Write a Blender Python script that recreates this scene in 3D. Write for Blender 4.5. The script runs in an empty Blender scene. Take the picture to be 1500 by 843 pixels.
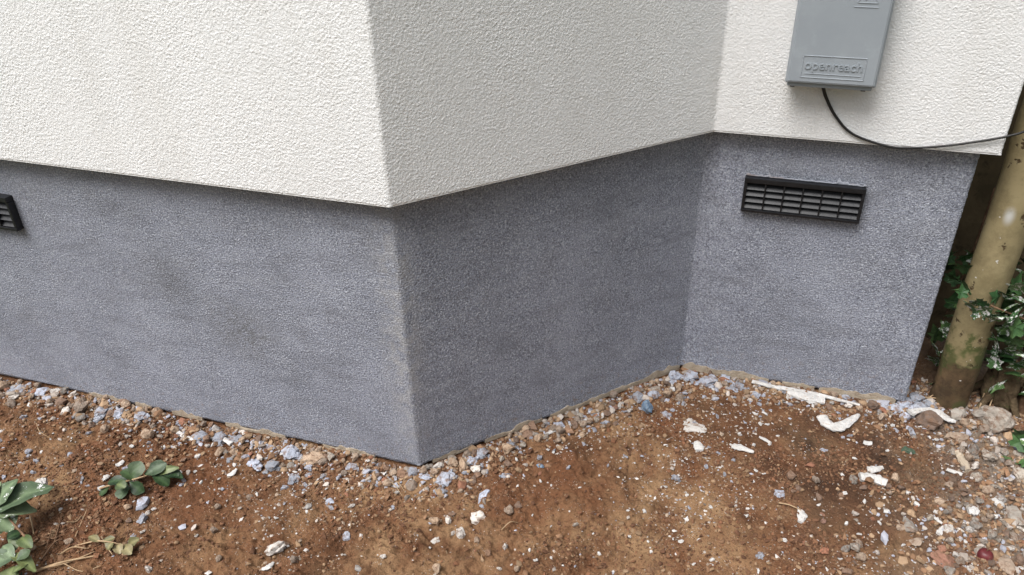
import bpy, bmesh, math, random
import numpy as np
from mathutils import Vector, Matrix, Euler

random.seed(7); RNG = np.random.default_rng(11)
scene = bpy.context.scene
C = scene.collection

# ------------------------------------------------------------------ camera
S = 1.18
CAM = np.array([0.4734, -0.8968, 0.9504]) * S
YAW, PITCH, ROLL, FPX = -0.3207, 0.540, -0.0228, 1148.36
_f = np.array([math.sin(YAW)*math.cos(PITCH), math.cos(YAW)*math.cos(PITCH), -math.sin(PITCH)])
_r = np.array([math.cos(YAW), -math.sin(YAW), 0.0]); _u = np.cross(_r, _f)
CR = math.cos(ROLL)*_r + math.sin(ROLL)*_u
CU = -math.sin(ROLL)*_r + math.cos(ROLL)*_u
cam_d = bpy.data.cameras.new('camera'); cam = bpy.data.objects.new('camera', cam_d); C.objects.link(cam)
cam.matrix_world = Matrix(((CR[0], CU[0], -_f[0], CAM[0]), (CR[1], CU[1], -_f[1], CAM[1]), (CR[2], CU[2], -_f[2], CAM[2]), (0, 0, 0, 1)))
cam_d.sensor_width = 36.0; cam_d.lens = FPX/1500*36; cam_d.clip_start = 0.02; cam_d.clip_end = 400
scene.camera = cam

# ------------------------------------------------------------------ sky, sun, exposure
SUN_EL, SUN_AZ = math.radians(61), math.radians(213)      # azimuth clockwise from +Y: front left of the wall
w = bpy.data.worlds.new('World'); scene.world = w; w.use_nodes = True
nt = w.node_tree; nt.nodes.clear()
sky = nt.nodes.new('ShaderNodeTexSky'); sky.sky_type = 'NISHITA'; sky.sun_disc = False
sky.sun_elevation = SUN_EL; sky.sun_rotation = SUN_AZ; sky.air_density = 1.0; sky.dust_density = 4.0; sky.ozone_density = 1.0
hs = nt.nodes.new('ShaderNodeHueSaturation'); hs.inputs['Saturation'].default_value = 0.50; hs.inputs['Hue'].default_value = 0.485
bg = nt.nodes.new('ShaderNodeBackground'); bg.inputs['Strength'].default_value = 0.052
out = nt.nodes.new('ShaderNodeOutputWorld')
nt.links.new(sky.outputs[0], hs.inputs['Color']); 
# overcast sky: brighter overhead than at the skyline (standard overcast distribution, 1 + 2 sin elevation)
tc = nt.nodes.new('ShaderNodeTexCoord'); sz_ = nt.nodes.new('ShaderNodeSeparateXYZ'); mr_ = nt.nodes.new('ShaderNodeMapRange')
nt.links.new(tc.outputs['Generated'], sz_.inputs[0]); nt.links.new(sz_.outputs[2], mr_.inputs[0])
mr_.inputs[1].default_value = 0; mr_.inputs[2].default_value = 1; mr_.inputs[3].default_value = 0.16; mr_.inputs[4].default_value = 2.00
mu_ = nt.nodes.new('ShaderNodeVectorMath'); mu_.operation = 'SCALE'; nt.links.new(hs.outputs[0], mu_.inputs[0]); nt.links.new(mr_.outputs[0], mu_.inputs['Scale'])
nt.links.new(mu_.outputs[0], bg.inputs['Color']); nt.links.new(bg.outputs[0], out.inputs[0])
sd = bpy.data.lights.new('sun', 'SUN'); sd.energy = 1.5; sd.angle = math.radians(36); sd.color = (1.0, 0.995, 0.99)
sun = bpy.data.objects.new('sun', sd); C.objects.link(sun)
sdir = Vector((math.sin(SUN_AZ)*math.cos(SUN_EL), math.cos(SUN_AZ)*math.cos(SUN_EL), math.sin(SUN_EL)))
sun.rotation_euler = sdir.to_track_quat('Z', 'Y').to_euler()
sun.location = sdir*6
vs = scene.view_settings; vs.view_transform = 'Standard'; vs.look = 'None'; vs.gamma = 1; vs.use_curve_mapping = False
vs.exposure = 1.29

# ------------------------------------------------------------------ helpers
def link(name, data, parent=None, loc=(0, 0, 0), rot=None):
    o = bpy.data.objects.new(name, data); C.objects.link(o); o.location = loc
    if rot is not None: o.rotation_euler = rot
    if parent is not None: o.parent = parent
    return o

def tag(o, label=None, cat=None, group=None, kind=None):
    if label: o['label'] = label
    if cat: o['category'] = cat
    if group: o['group'] = group
    if kind: o['kind'] = kind
    return o

def mesh(name, v, f, mat=None, smooth=False):
    m = bpy.data.meshes.new(name); m.from_pydata([tuple(map(float, p)) for p in v], [], [tuple(map(int, q)) for q in f]); m.update()
    if mat: m.materials.append(mat)
    if smooth: m.polygons.foreach_set('use_smooth', [True]*len(m.polygons))
    return m

def big_mesh(name, v, quads, mat, smooth=True, n=4):
    m = bpy.data.meshes.new(name)
    v = np.asarray(v, np.float32); q = np.asarray(quads, np.int32)
    m.vertices.add(len(v)); m.vertices.foreach_set('co', v.ravel())
    m.loops.add(q.size); m.loops.foreach_set('vertex_index', q.ravel())
    m.polygons.add(len(q)); m.polygons.foreach_set('loop_start', np.arange(0, q.size, n, dtype=np.int32))
    m.polygons.foreach_set('use_smooth', np.full(len(q), smooth))
    m.update(calc_edges=True); m.validate()
    m.materials.append(mat)
    return m

def empty(name, loc):
    return link(name, None, None, loc)

def _hash(ix, iy, seed):
    h = (ix.astype(np.int64)*374761393 + iy.astype(np.int64)*668265263 + seed*1274126177) & 0x7fffffff
    h = ((h ^ (h >> 13))*1274126177) & 0x7fffffff
    h = h ^ (h >> 16)
    return (h & 0xffff)/65535.0

def vnoise(x, y, seed=0):
    x = np.asarray(x, float); y = np.asarray(y, float)
    ix = np.floor(x); iy = np.floor(y); fx = x-ix; fy = y-iy
    fx = fx*fx*fx*(fx*(fx*6-15)+10); fy = fy*fy*fy*(fy*(fy*6-15)+10)
    a = _hash(ix, iy, seed); b = _hash(ix+1, iy, seed); c = _hash(ix, iy+1, seed); d = _hash(ix+1, iy+1, seed)
    return (a*(1-fx)+b*fx)*(1-fy) + (c*(1-fx)+d*fx)*fy

def fbm(x, y, wl, octs, seed=0, gain=0.5):
    s = 0; a = 1; t = 0
    for k in range(octs):
        ca, sa = math.cos(k*1.1+.3), math.sin(k*1.1+.3)
        s = s + a*(vnoise((x*ca-y*sa)/wl, (x*sa+y*ca)/wl, seed+k*17)-.5)*2; t += a; a *= gain; wl *= 0.5
    return s/t

# ------------------------------------------------------------------ plan of the wall
BETA = 0.8098; LB = 0.5696*S; H = 0.5*S
IN = (LB*math.cos(BETA), LB*math.sin(BETA))
PE = (0.8071*S, 0.4150*S)
PLAN = [(-6.0, IN[1]), (-2.4-IN[0], IN[1]), (-2.4, 0.0), (0.0, 0.0), IN, PE, (PE[0], PE[1]+2.6)]

def offset(poly, offs):
    out = []; n = len(poly)
    seg = []
    for i in range(n-1):
        a, b = np.array(poly[i]), np.array(poly[i+1]); d = (b-a)/np.linalg.norm(b-a); nn = np.array([d[1], -d[0]])
        seg.append((a+nn*offs[i], d))
    out.append(tuple(seg[0][0]))
    for i in range(n-2):
        (p, d), (q, e) = seg[i], seg[i+1]
        t = np.linalg.solve(np.array([d, -e]).T, q-p); out.append(tuple(p+d*t[0]))
    b = np.array(poly[-1]); d = seg[-1][1]; nn = np.array([d[1], -d[0]]); out.append(tuple(b+nn*offs[-1]))
    return out

OVER = 0.0305
WPLAN = offset(PLAN, [OVER]*5+[0.0255])

def wall_dist(x, y):
    """distance in front of the plinth faces (positive outside the house)"""
    x = np.asarray(x, float); y = np.asarray(y, float)
    best = np.full(x.shape, 1e9)
    for (a, b) in zip(PLAN[:-1], PLAN[1:]):
        ax, ay = a; dx, dy = b[0]-ax, b[1]-ay; l2 = dx*dx+dy*dy
        t = np.clip(((x-ax)*dx+(y-ay)*dy)/l2, 0, 1)
        best = np.minimum(best, np.hypot(x-ax-t*dx, y-ay-t*dy))
    return best

# ------------------------------------------------------------------ soil height
def soil_z(x, y):
    x = np.asarray(x, float); y = np.asarray(y, float)
    d = wall_dist(x, y)
    z = -0.013 + 0.005*np.clip((d-.05)/.16, 0, 1)
    z = z + 0.016*fbm(x, y, .42, 2, 3)*np.clip(d/.15, .1, 1)
    z = z + 0.011*fbm(x, y, .11, 3, 21)*np.clip(d/.12, .25, 1)
    f = fbm(x, y, .034, 3, 47, .6)
    rough = np.clip(.70+1.6*fbm(x, y, .3, 2, 140), .28, 1.25)
    z = z + 0.0080*rough*np.sign(f)*np.abs(f)**.8
    z = z + 0.0048*rough*(1-2*np.abs(fbm(x, y, .013, 2, 77, .6)))
    far = np.clip((np.hypot(x-.2, y)-1.6)/3, 0, 1)
    return z*(1-.6*far)

def ground_hit(u, v, lift=0.0):
    d = _f + CR*(u-750)/FPX - CU*(v-421.5)/FPX
    z = -.012
    for _ in range(6):
        t = (z-CAM[2])/d[2]; p = CAM+d*t
        z = float(soil_z(p[0], p[1]))+lift
    return np.array([p[0], p[1], z])

def at_z(u, v, z):
    d = _f + CR*(u-750)/FPX - CU*(v-421.5)/FPX
    t = (z-CAM[2])/d[2]; return CAM+d*t

def at_y(u, v, y):
    d = _f + CR*(u-750)/FPX - CU*(v-421.5)/FPX
    t = (y-CAM[1])/d[1]; return CAM+d*t

def px_size(p):
    """metres per photo pixel at point p"""
    return float((np.asarray(p)-CAM) @ _f)/FPX

# ------------------------------------------------------------------ materials
class NT:
    def __init__(s, name, rough=.8, spec=.3):
        s.m = bpy.data.materials.new(name); s.m.use_nodes = True; s.t = s.m.node_tree
        s.b = s.t.nodes['Principled BSDF']; s.b.inputs['Roughness'].default_value = rough
        s.b.inputs['Specular IOR Level'].default_value = spec; s.out = s.t.nodes['Material Output']
        s.co = None
    def n(s, typ, **kw):
        k = s.t.nodes.new(typ)
        for a, v in kw.items(): setattr(k, a, v)
        return k
    def L(s, a, b): s.t.links.new(a, b)
    def coord(s):
        if s.co is None: s.co = s.n('ShaderNodeTexCoord').outputs['Object']
        return s.co
    def shifted(s):
        c = s.n('ShaderNodeTexCoord').outputs['Object']; r = s.n('ShaderNodeObjectInfo').outputs['Random']
        cm_ = s.n('ShaderNodeCombineXYZ'); m1 = s.n('ShaderNodeMath', operation='MULTIPLY'); s.L(r, m1.inputs[0]); m1.inputs[1].default_value = 57.0
        s.L(m1.outputs[0], cm_.inputs[0]); s.L(m1.outputs[0], cm_.inputs[2])
        ad = s.n('ShaderNodeVectorMath', operation='ADD'); s.L(c, ad.inputs[0]); s.L(cm_.outputs[0], ad.inputs[1]); s.co = ad.outputs[0]
    def noise(s, scale, detail=3, rough=.55, vec=None, dist=0):
        k = s.n('ShaderNodeTexNoise'); k.inputs['Scale'].default_value = scale; k.inputs['Detail'].default_value = detail
        k.inputs['Roughness'].default_value = rough; k.inputs['Distortion'].default_value = dist
        s.L(vec or s.coord(), k.inputs['Vector']); return k.outputs['Fac']
    def voro(s, scale, feat='F1', rand=1.0):
        k = s.n('ShaderNodeTexVoronoi', feature=feat); k.inputs['Scale'].default_value = scale; k.inputs['Randomness'].default_value = rand
        s.L(s.coord(), k.inputs['Vector']); return k
    def ramp(s, fac, stops, interp='LINEAR'):
        k = s.n('ShaderNodeValToRGB'); k.color_ramp.interpolation = interp; e = k.color_ramp.elements
        while len(e) < len(stops): e.new(.5)
        for el, (p, c) in zip(e, stops):
            el.position = p; el.color = (c, c, c, 1) if isinstance(c, (int, float)) else (*c, 1)
        s.L(fac, k.inputs['Fac']); return k.outputs['Color']
    def mix(s, fac, a, b, typ='MIX'):
        k = s.n('ShaderNodeMix', data_type='RGBA', blend_type=typ)
        for v, i in ((fac, k.inputs[0]), (a, k.inputs[6]), (b, k.inputs[7])):
            if isinstance(v, (int, float)): i.default_value = v
            elif isinstance(v, tuple): i.default_value = (*v, 1)
            else: s.L(v, i)
        return k.outputs[2]
    def math(s, op, a, b=0.0, c=None):
        k = s.n('ShaderNodeMath', operation=op)
        for v, i in ((a, k.inputs[0]), (b, k.inputs[1]), (c, k.inputs[2])):
            if v is None: continue
            if isinstance(v, (int, float)): i.default_value = v
            else: s.L(v, i)
        return k.outputs[0]
    def blob(s, centre, radius, scale=(1, 1, 1)):
        """soft round area round a point of the thing, 1 inside to 0 outside"""
        mp = s.n('ShaderNodeVectorMath', operation='SUBTRACT'); s.L(s.coord(), mp.inputs[0]); mp.inputs[1].default_value = centre
        ml = s.n('ShaderNodeVectorMath', operation='MULTIPLY'); s.L(mp.outputs[0], ml.inputs[0]); ml.inputs[1].default_value = scale
        ln = s.n('ShaderNodeVectorMath', operation='LENGTH'); s.L(ml.outputs[0], ln.inputs[0])
        mr = s.n('ShaderNodeMapRange', interpolation_type='SMOOTHSTEP'); s.L(ln.outputs['Value'], mr.inputs[0])
        mr.inputs[1].default_value = 0; mr.inputs[2].default_value = radius; mr.inputs[3].default_value = 1; mr.inputs[4].default_value = 0
        return mr.outputs[0]
    def color(s, c):
        if isinstance(c, tuple): s.b.inputs['Base Color'].default_value = (*c, 1)
        else: s.L(c, s.b.inputs['Base Color'])
        return s
    def bump(s, h, dist, strength=1.0):
        k = s.n('ShaderNodeBump'); k.inputs['Distance'].default_value = dist; k.inputs['Strength'].default_value = strength
        s.L(h, k.inputs['Height'])
        if s.b.inputs['Normal'].is_linked: s.L(s.b.inputs['Normal'].links[0].from_socket, k.inputs['Normal'])
        s.L(k.outputs[0], s.b.inputs['Normal']); return s
    def disp(s, h, scale, mid=.5):
        k = s.n('ShaderNodeDisplacement'); k.inputs['Scale'].default_value = scale; k.inputs['Midlevel'].default_value = mid
        s.L(h, k.inputs['Height']); s.L(k.outputs[0], s.out.inputs['Displacement']); s.m.displacement_method = 'BOTH'; return s
    def rnd(s):
        return s.n('ShaderNodeObjectInfo').outputs['Random']

def mat_white_render():
    k = NT('white_render', .85, .2)
    big = k.noise(2.2, 3); fine = k.noise(60, 2)
    c = k.mix(k.ramp(big, [(.35, 0.), (.7, 1.)]), (.755, .755, .745), (.795, .795, .785))
    c = k.mix(k.math('MULTIPLY', k.ramp(fine, [(.3, 1.), (.55, 0.)]), .18), c, (.62, .60, .56))
    st = k.n('ShaderNodeMapping'); st.inputs['Scale'].default_value = (1, 1, .12); k.L(k.coord(), st.inputs['Vector'])
    c = k.mix(k.math('MULTIPLY', k.ramp(k.noise(14, 4, .6, st.outputs[0]), [(.52, 0.), (.72, 1.)]), .22), c, (.60, .58, .54))
    k.color(c)
    a = k.noise(240, 3.5, .62); b = k.voro(270, 'SMOOTH_F1').outputs['Distance']; l = k.noise(9, 2)
    h = k.math('ADD', k.math('MULTIPLY', k.ramp(a, [(.25, 0.), (.75, 1.)]), 1.0), k.math('MULTIPLY', b, -.55))
    h = k.math('MULTIPLY', h, k.ramp(k.noise(6, 3), [(.3, .65), (.7, 1.2)]))
    h = k.math('ADD', h, k.math('MULTIPLY', l, .35))
    return k.disp(h, .0011, .45).m

def mat_plinth():
    k = NT('blue_grey_plinth_paint', .62, .35)
    cl = k.noise(4.5, 4, .6); cl2 = k.noise(17, 3, .6); sp = k.noise(330, 3, .7); sp2 = k.noise(150, 3, .7)
    c = k.mix(k.ramp(cl, [(.32, 0.), (.68, 1.)]), (.206, .221, .266), (.290, .308, .366))
    c = k.mix(k.math('MULTIPLY', k.ramp(cl2, [(.3, 1.), (.5, 0.)]), .35), c, (.170, .172, .190))
    c = k.mix(k.ramp(sp, [(.52, 0.), (.65, .85)]), c, (.53, .555, .60))
    c = k.mix(k.ramp(sp, [(.34, .85), (.47, 0.)]), c, (.066, .069, .078))
    c = k.mix(k.math('MULTIPLY', k.ramp(sp2, [(.30, 1.), (.44, 0.)]), .4), c, (.10, .10, .11))
    st = k.noise(70, 4, .7)
    for ctr, rad, sc, amt in (((-.36, 0, .26), .13, (1, 1, 1.2), .75), ((-.50, 0, .36), .12, (1, 1, 1), .4), ((-.80, 0, .50), .14, (1, 1, 1.3), .4)):
        c = k.mix(k.math('MULTIPLY', k.math('MULTIPLY', k.blob(ctr, rad, sc), k.ramp(st, [(.35, 1.), (.62, .1)])), amt), c, (.115, .113, .105))
    tm = k.n('ShaderNodeMapping'); tm.inputs['Scale'].default_value = (1, 1, 3.2); tm.inputs['Rotation'].default_value = (0, .35, 0); k.L(k.coord(), tm.inputs['Vector'])
    c = k.mix(k.math('MULTIPLY', k.ramp(k.noise(10, 5, .7, tm.outputs[0], .5), [(.48, 0.), (.70, 1.)]), .22), c, (.40, .42, .46))
    c = k.mix(k.math('MULTIPLY', k.ramp(k.noise(7, 5, .7, tm.outputs[0], .8), [(.32, 1.), (.50, 0.)]), .42), c, (.135, .140, .158))
    # mud splash low down
    pz = k.n('ShaderNodeSeparateXYZ'); k.L(k.coord(), pz.inputs[0])
    mud = k.math('MULTIPLY', k.ramp(pz.outputs[2], [(.0, 1.), (.09, 0.)]), k.ramp(k.noise(95, 4, .75), [(.56, 0.), (.66, .7)]))
    c = k.mix(mud, c, (.22, .15, .10))
    # worn, less painted arris at the outer corner
    c = k.mix(k.math('MULTIPLY', k.blob((-.01, 0, .3), .06, (1, 1, .12)), k.ramp(k.noise(45, 4), [(.4, 0.), (.6, .5)])), c, (.42, .41, .39))
    k.color(c)
    h = k.math('ADD', k.math('MULTIPLY', k.noise(300, 2.5, .6), 1.1), k.math('MULTIPLY', k.noise(12, 3), .9))
    return k.disp(h, .0024, .85).m

def mat_soil():
    k = NT('red_brown_soil', .95, .12)
    a = k.noise(5.0, 5, .62); b = k.noise(24, 5, .68); g = k.noise(170, 4, .7); o = k.noise(3.1, 4, .6, dist=.4); d = k.noise(9, 5, .65)
    c = k.mix(k.ramp(b, [(.32, 0.), (.68, 1.)]), (.058, .028, .0145), (.195, .094, .049))
    c = k.mix(k.ramp(a, [(.38, 0.), (.62, .8)]), c, (.178, .078, .038))
    c = k.mix(k.math('MULTIPLY', k.ramp(o, [(.40, 0.), (.58, 1.)]), k.ramp(d, [(.38, 0.), (.60, .9)])), c, (.330, .205, .110))
    # grey, dusty rubble soil towards the downpipe
    sx = k.n('ShaderNodeSeparateXYZ'); k.L(k.coord(), sx.inputs[0])
    gx = k.math('ADD', sx.outputs[0], k.math('MULTIPLY', k.noise(4, 4), .5))
    c = k.mix(k.math('MULTIPLY', k.ramp(gx, [(.90, 0.), (1.0, .3)]), k.ramp(k.noise(11, 5, .65), [(.40, .1), (.62, 1.)])), c, (.105, .073, .052))
    grey = k.n('ShaderNodeMapRange', interpolation_type='SMOOTHSTEP'); k.L(gx, grey.inputs[0]); grey.inputs[1].default_value = 1.1; grey.inputs[2].default_value = 1.4
    c = k.mix(k.math('MULTIPLY', grey.outputs[0], k.ramp(k.noise(13, 5, .65), [(.36, .15), (.6, .9)])), c, (.19, .165, .138))
    # damp dark earth by the short end wall
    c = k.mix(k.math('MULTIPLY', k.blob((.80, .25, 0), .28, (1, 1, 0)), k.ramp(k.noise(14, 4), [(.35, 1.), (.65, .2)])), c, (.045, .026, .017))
    # unseen ground away from the bed: grass tint added to cut red bounce
    rd = k.n('ShaderNodeVectorMath', operation='DISTANCE'); k.L(k.coord(), rd.inputs[0]); rd.inputs[1].default_value = (.2, 0, 0)
    c = k.mix(k.ramp(k.math('ADD', k.math('MULTIPLY', rd.outputs['Value'], .5), k.math('MULTIPLY', k.noise(3, 4), .3)), [(.80, 0.), (1.0, 1.)]), c, (.105, .120, .060))
    c = k.mix(k.ramp(g, [(.28, .7), (.44, 0.)]), c, (.030, .016, .010))
    c = k.mix(k.ramp(g, [(.60, 0.), (.74, .7)]), c, (.20, .125, .078))
    sp = k.voro(230); 
    c = k.mix(k.math('MULTIPLY', k.ramp(sp.outputs['Distance'], [(.10, 1.), (.22, 0.)]), k.ramp(k.noise(30, 3), [(.5, 0.), (.62, 1.)])), c, (.52, .46, .40))
    k.color(c)
    return k.bump(g, .006, 1.0).bump(k.noise(420, 3, .7), .0025, .9).m

def mat_stone(name, c0, c1, rough=.85):
    k = NT(name, rough, .2); k.shifted()
    n = k.noise(2.6, 5, .7); r = k.rnd()
    c = k.mix(k.ramp(n, [(.3, 0.), (.7, 1.)]), c0, c1)
    v = k.n('ShaderNodeHueSaturation'); k.L(c, v.inputs['Color'])
    k.L(k.math('MULTIPLY_ADD', r, .55, .62), v.inputs['Value']); k.L(k.math('MULTIPLY_ADD', r, .35, .70), v.inputs['Saturation'])
    c2 = k.mix(k.ramp(k.noise(3.4, 5, .75), [(.48, 0.), (.62, .85)]), v.outputs[0], (.17, .10, .062))
    k.color(c2); return k.bump(n, .004, .8).bump(k.noise(16, 3, .7), .0016, .9).m

def mat_plain(name, c0, c1, rough=.8, scale=40, bump=.001, spec=.3, dirt=None):
    k = NT(name, rough, spec)
    if scale < 9: k.shifted()
    n = k.noise(scale, 4, .6)
    c = k.mix(k.ramp(n, [(.35, 0.), (.65, 1.)]), c0, c1)
    if dirt: c = k.mix(k.ramp(k.noise(scale*2.2, 4, .7), [(.56, 0.), (.70, dirt[3])]), c, tuple(dirt[:3]))
    k.color(c)
    if bump: k.bump(k.noise(scale*4, 3, .65), bump, .8)
    return k.m

def mat_leaf(name, c0, c1, spatter=0.0, unit=False, rough=.45):
    k = NT(name, rough, .4)
    if unit: k.shifted()
    n = k.noise(3 if unit else 70, 5, .65); r = k.rnd()
    c = k.mix(k.ramp(n, [(.3, 0.), (.7, 1.)]), c0, c1)
    v = k.n('ShaderNodeHueSaturation'); k.L(c, v.inputs['Color']); k.L(k.math('MULTIPLY_ADD', r, .7, .6), v.inputs['Value'])
    k.L(k.math('MULTIPLY_ADD', r, -.05, .525), v.inputs['Hue'])
    c = v.outputs[0]
    at = k.n('ShaderNodeAttribute'); at.attribute_name = 'rib'
    c = k.mix(k.math('MULTIPLY', at.outputs['Fac'], .25), c, tuple(min(.5, q*2.6) for q in c1))
    if spatter: c = k.mix(k.ramp(k.noise(3.6 if unit else 75, 5, .75), [(.66-spatter, 0.), (.69-spatter, 1.)]), c, (.72, .72, .70))
    k.color(c); k.b.inputs['Subsurface Weight'].default_value = 0
    return k.bump(n, .002, .6).m

def mat_attr(name, rough=.9):
    k = NT(name, rough, .2); at = k.n('ShaderNodeAttribute'); at.attribute_name = 'tint'
    c = k.mix(k.math('MULTIPLY', k.noise(240, 3, .7), .5), at.outputs['Color'], (.10, .06, .04))
    k.color(c); return k.bump(k.noise(380, 3), .0012, .7).m

M = dict(
    white=mat_white_render(), plinth=mat_plinth(), soil=mat_soil(),
    bead=mat_plain('white_trim_bead', (.70, .695, .68), (.76, .755, .74), .6, 30, .0004),
    mortar=mat_plain('beige_mortar', (.33, .27, .20), (.46, .39, .30), .9, 60, .003, .2, (.20, .13, .08, .8)),
    tan=mat_stone('tan_stone', (.33, .235, .160), (.44, .335, .245)),
    brown=mat_stone('brown_stone', (.19, .115, .075), (.29, .185, .125)),
    grey=mat_stone('grey_stone', (.25, .215, .175), (.40, .36, .31)),
    pale=mat_stone('pale_stone', (.50, .46, .41), (.64, .60, .55)),
    brick=mat_stone('brick_red', (.27, .120, .075), (.35, .175, .115)),
    blue=mat_stone('blue_grey_render_crumbs', (.27, .295, .350), (.43, .455, .520)),
    chip=mat_plain('white_paint_chip', (.44, .425, .40), (.58, .57, .55), .85, 60, .003, .15, (.34, .25, .18, .9)),
    chip_unit=mat_plain('white_paint_flake', (.44, .425, .40), (.58, .57, .55), .8, 2.5, .002, .2, (.34, .25, .18, .8)),
    straw=mat_plain('dry_straw', (.27, .18, .10), (.42, .30, .18), .8, 60, .001),
    twig=mat_plain('brown_twig', (.10, .055, .03), (.20, .12, .07), .85, 80, .002),
    black=mat_plain('black_plastic', (.006, .0065, .008), (.012, .0125, .015), .42, 60, .0004, .45),
    slat=mat_plain('dark_grey_plastic', (.016, .017, .019), (.024, .025, .028), .45, 40, .0004, .45),
    cable=mat_plain('black_cable', (.010, .010, .010), (.018, .017, .016), .5, 50, .0002, .4),
    box=mat_plain('grey_box_plastic', (.285, .315, .342), (.312, .342, .368), .50, 14, .0002, .4, (.36, .40, .43, .35)),
    tile_blue=mat_plain('bright_blue_paint', (.10, .17, .27), (.22, .29, .36), .7, 3.0, .003, .3, (.45, .42, .40, .9)),
    berry=mat_plain('dark_red_skin', (.075, .012, .015), (.13, .024, .026), .45, 30, .0008, .4, (.16, .10, .07, .6)),
    green_lump=mat_plain('dull_green_moss', (.045, .085, .055), (.10, .13, .09), .9, 4.0, .004, .2, (.16, .11, .07, .8)),
    leaf=mat_leaf('green_leaf', (.015, .034, .012), (.036, .066, .023)),
    leaf_pale=mat_leaf('yellow_green_leaf', (.070, .100, .034), (.125, .150, .058)),
    leaf_broad=mat_leaf('dusty_broad_leaf', (.085, .125, .062), (.140, .185, .100), .05, rough=.55),
    leaf_dry=mat_leaf('faded_olive_leaf', (.13, .115, .050), (.20, .17, .085)),
    ivy=mat_leaf('ivy_leaf', (.045, .105, .034), (.100, .190, .066), .13, True, rough=.38),
    ivy_clean=mat_leaf('ivy_leaf_clean', (.030, .078, .026), (.080, .155, .054), .0, True, rough=.35),
    gap=mat_plain('dark_brown_wall', (.085, .064, .036), (.140, .106, .060), .9, 12, .003, .2, (.04, .028, .016, .7)),
    crumbs=mat_attr('soil_crumbs'),
    stump=mat_plain('mossy_bark', (.060, .040, .022), (.130, .095, .055), .9, 30, .006, .2, (.055, .085, .025, .9)),
)

def mat_pipe():
    k = NT('khaki_pipe_paint', .55, .35)
    n = k.noise(9, 4); c = k.mix(k.ramp(n, [(.3, 0.), (.7, 1.)]), (.235, .190, .098), (.300, .247, .136))
    sx = k.n('ShaderNodeSeparateXYZ'); k.L(k.coord(), sx.inputs[0]); z = sx.outputs[2]
    pe = k.noise(26, 5, .7)
    c = k.mix(k.ramp(pe, [(.615, 0.), (.63, 1.)]), c, (.065, .042, .020))
    zz = k.math('ADD', z, k.math('MULTIPLY', k.noise(13, 5, .65), .26))
    low = k.ramp(zz, [(.23, 1.), (.25, 0.)]); mid = k.ramp(zz, [(.30, 1.), (.315, 0.)])
    c = k.mix(k.math('MULTIPLY', mid, k.ramp(k.noise(19, 3), [(.40, .0), (.48, .9)])), c, (.060, .080, .022))
    c = k.mix(low, c, k.mix(k.ramp(k.noise(22, 5, .7), [(.40, 0.), (.62, 1.)]), (.050, .032, .017), (.13, .085, .045)))
    c = k.mix(k.math('MULTIPLY', low, k.ramp(k.noise(17, 5, .6), [(.55, 0.), (.62, .8)])), c, (.055, .085, .025))
    c = k.mix(k.ramp(k.noise(95, 2), [(.735, 0.), (.75, 1.)]), c, (.62, .61, .58))
    c = k.mix(k.blob((-.012, -.037, .475), .014, (1, 1, .55)), c, (.50, .50, .47))
    c = k.mix(k.math('MULTIPLY', k.ramp(k.noise(16, 6, .75), [(.46, 0.), (.62, 1.)]), .45), c, (.110, .085, .042))
    k.color(c)
    h = k.math('SUBTRACT', k.math('MULTIPLY', k.noise(40, 4), .3), k.ramp(pe, [(.605, 0.), (.625, .5)]))
    return k.bump(h, .004, .8).m
M['pipe'] = mat_pipe()

# ------------------------------------------------------------------ soil
def axis(lo, hi, step, far_lo, far_hi):
    mid = np.arange(lo, hi+step*.5, step)
    def grow(a, b):
        r = []; s = step; p = a
        while abs(p-b) > 1e-6 and abs(p-a) < abs(b-a):
            s *= 1.13; p = p + math.copysign(s, b-a)
            if abs(p-a) >= abs(b-a): p = b
            r.append(p)
        return r
    return np.array(grow(lo, far_lo)[::-1] + list(mid) + grow(hi, far_hi))

gx = axis(-1.32, 1.42, .0030, -60, 60); gy = axis(-.58, .66, .0030, -60, 60)
X, Y = np.meshgrid(gx, gy)
Z = soil_z(X, Y)
nv, nu = X.shape
ii = np.arange(nv*nu).reshape(nv, nu)
quads = np.stack([ii[:-1, :-1], ii[:-1, 1:], ii[1:, 1:], ii[1:, :-1]], -1).reshape(-1, 4)
ground = link('ground', big_mesh('ground', np.stack([X, Y, Z], -1).reshape(-1, 3), quads, M['soil']))
tag(ground, 'bare red brown soil scattered with rubble', None, None, 'structure')

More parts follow.
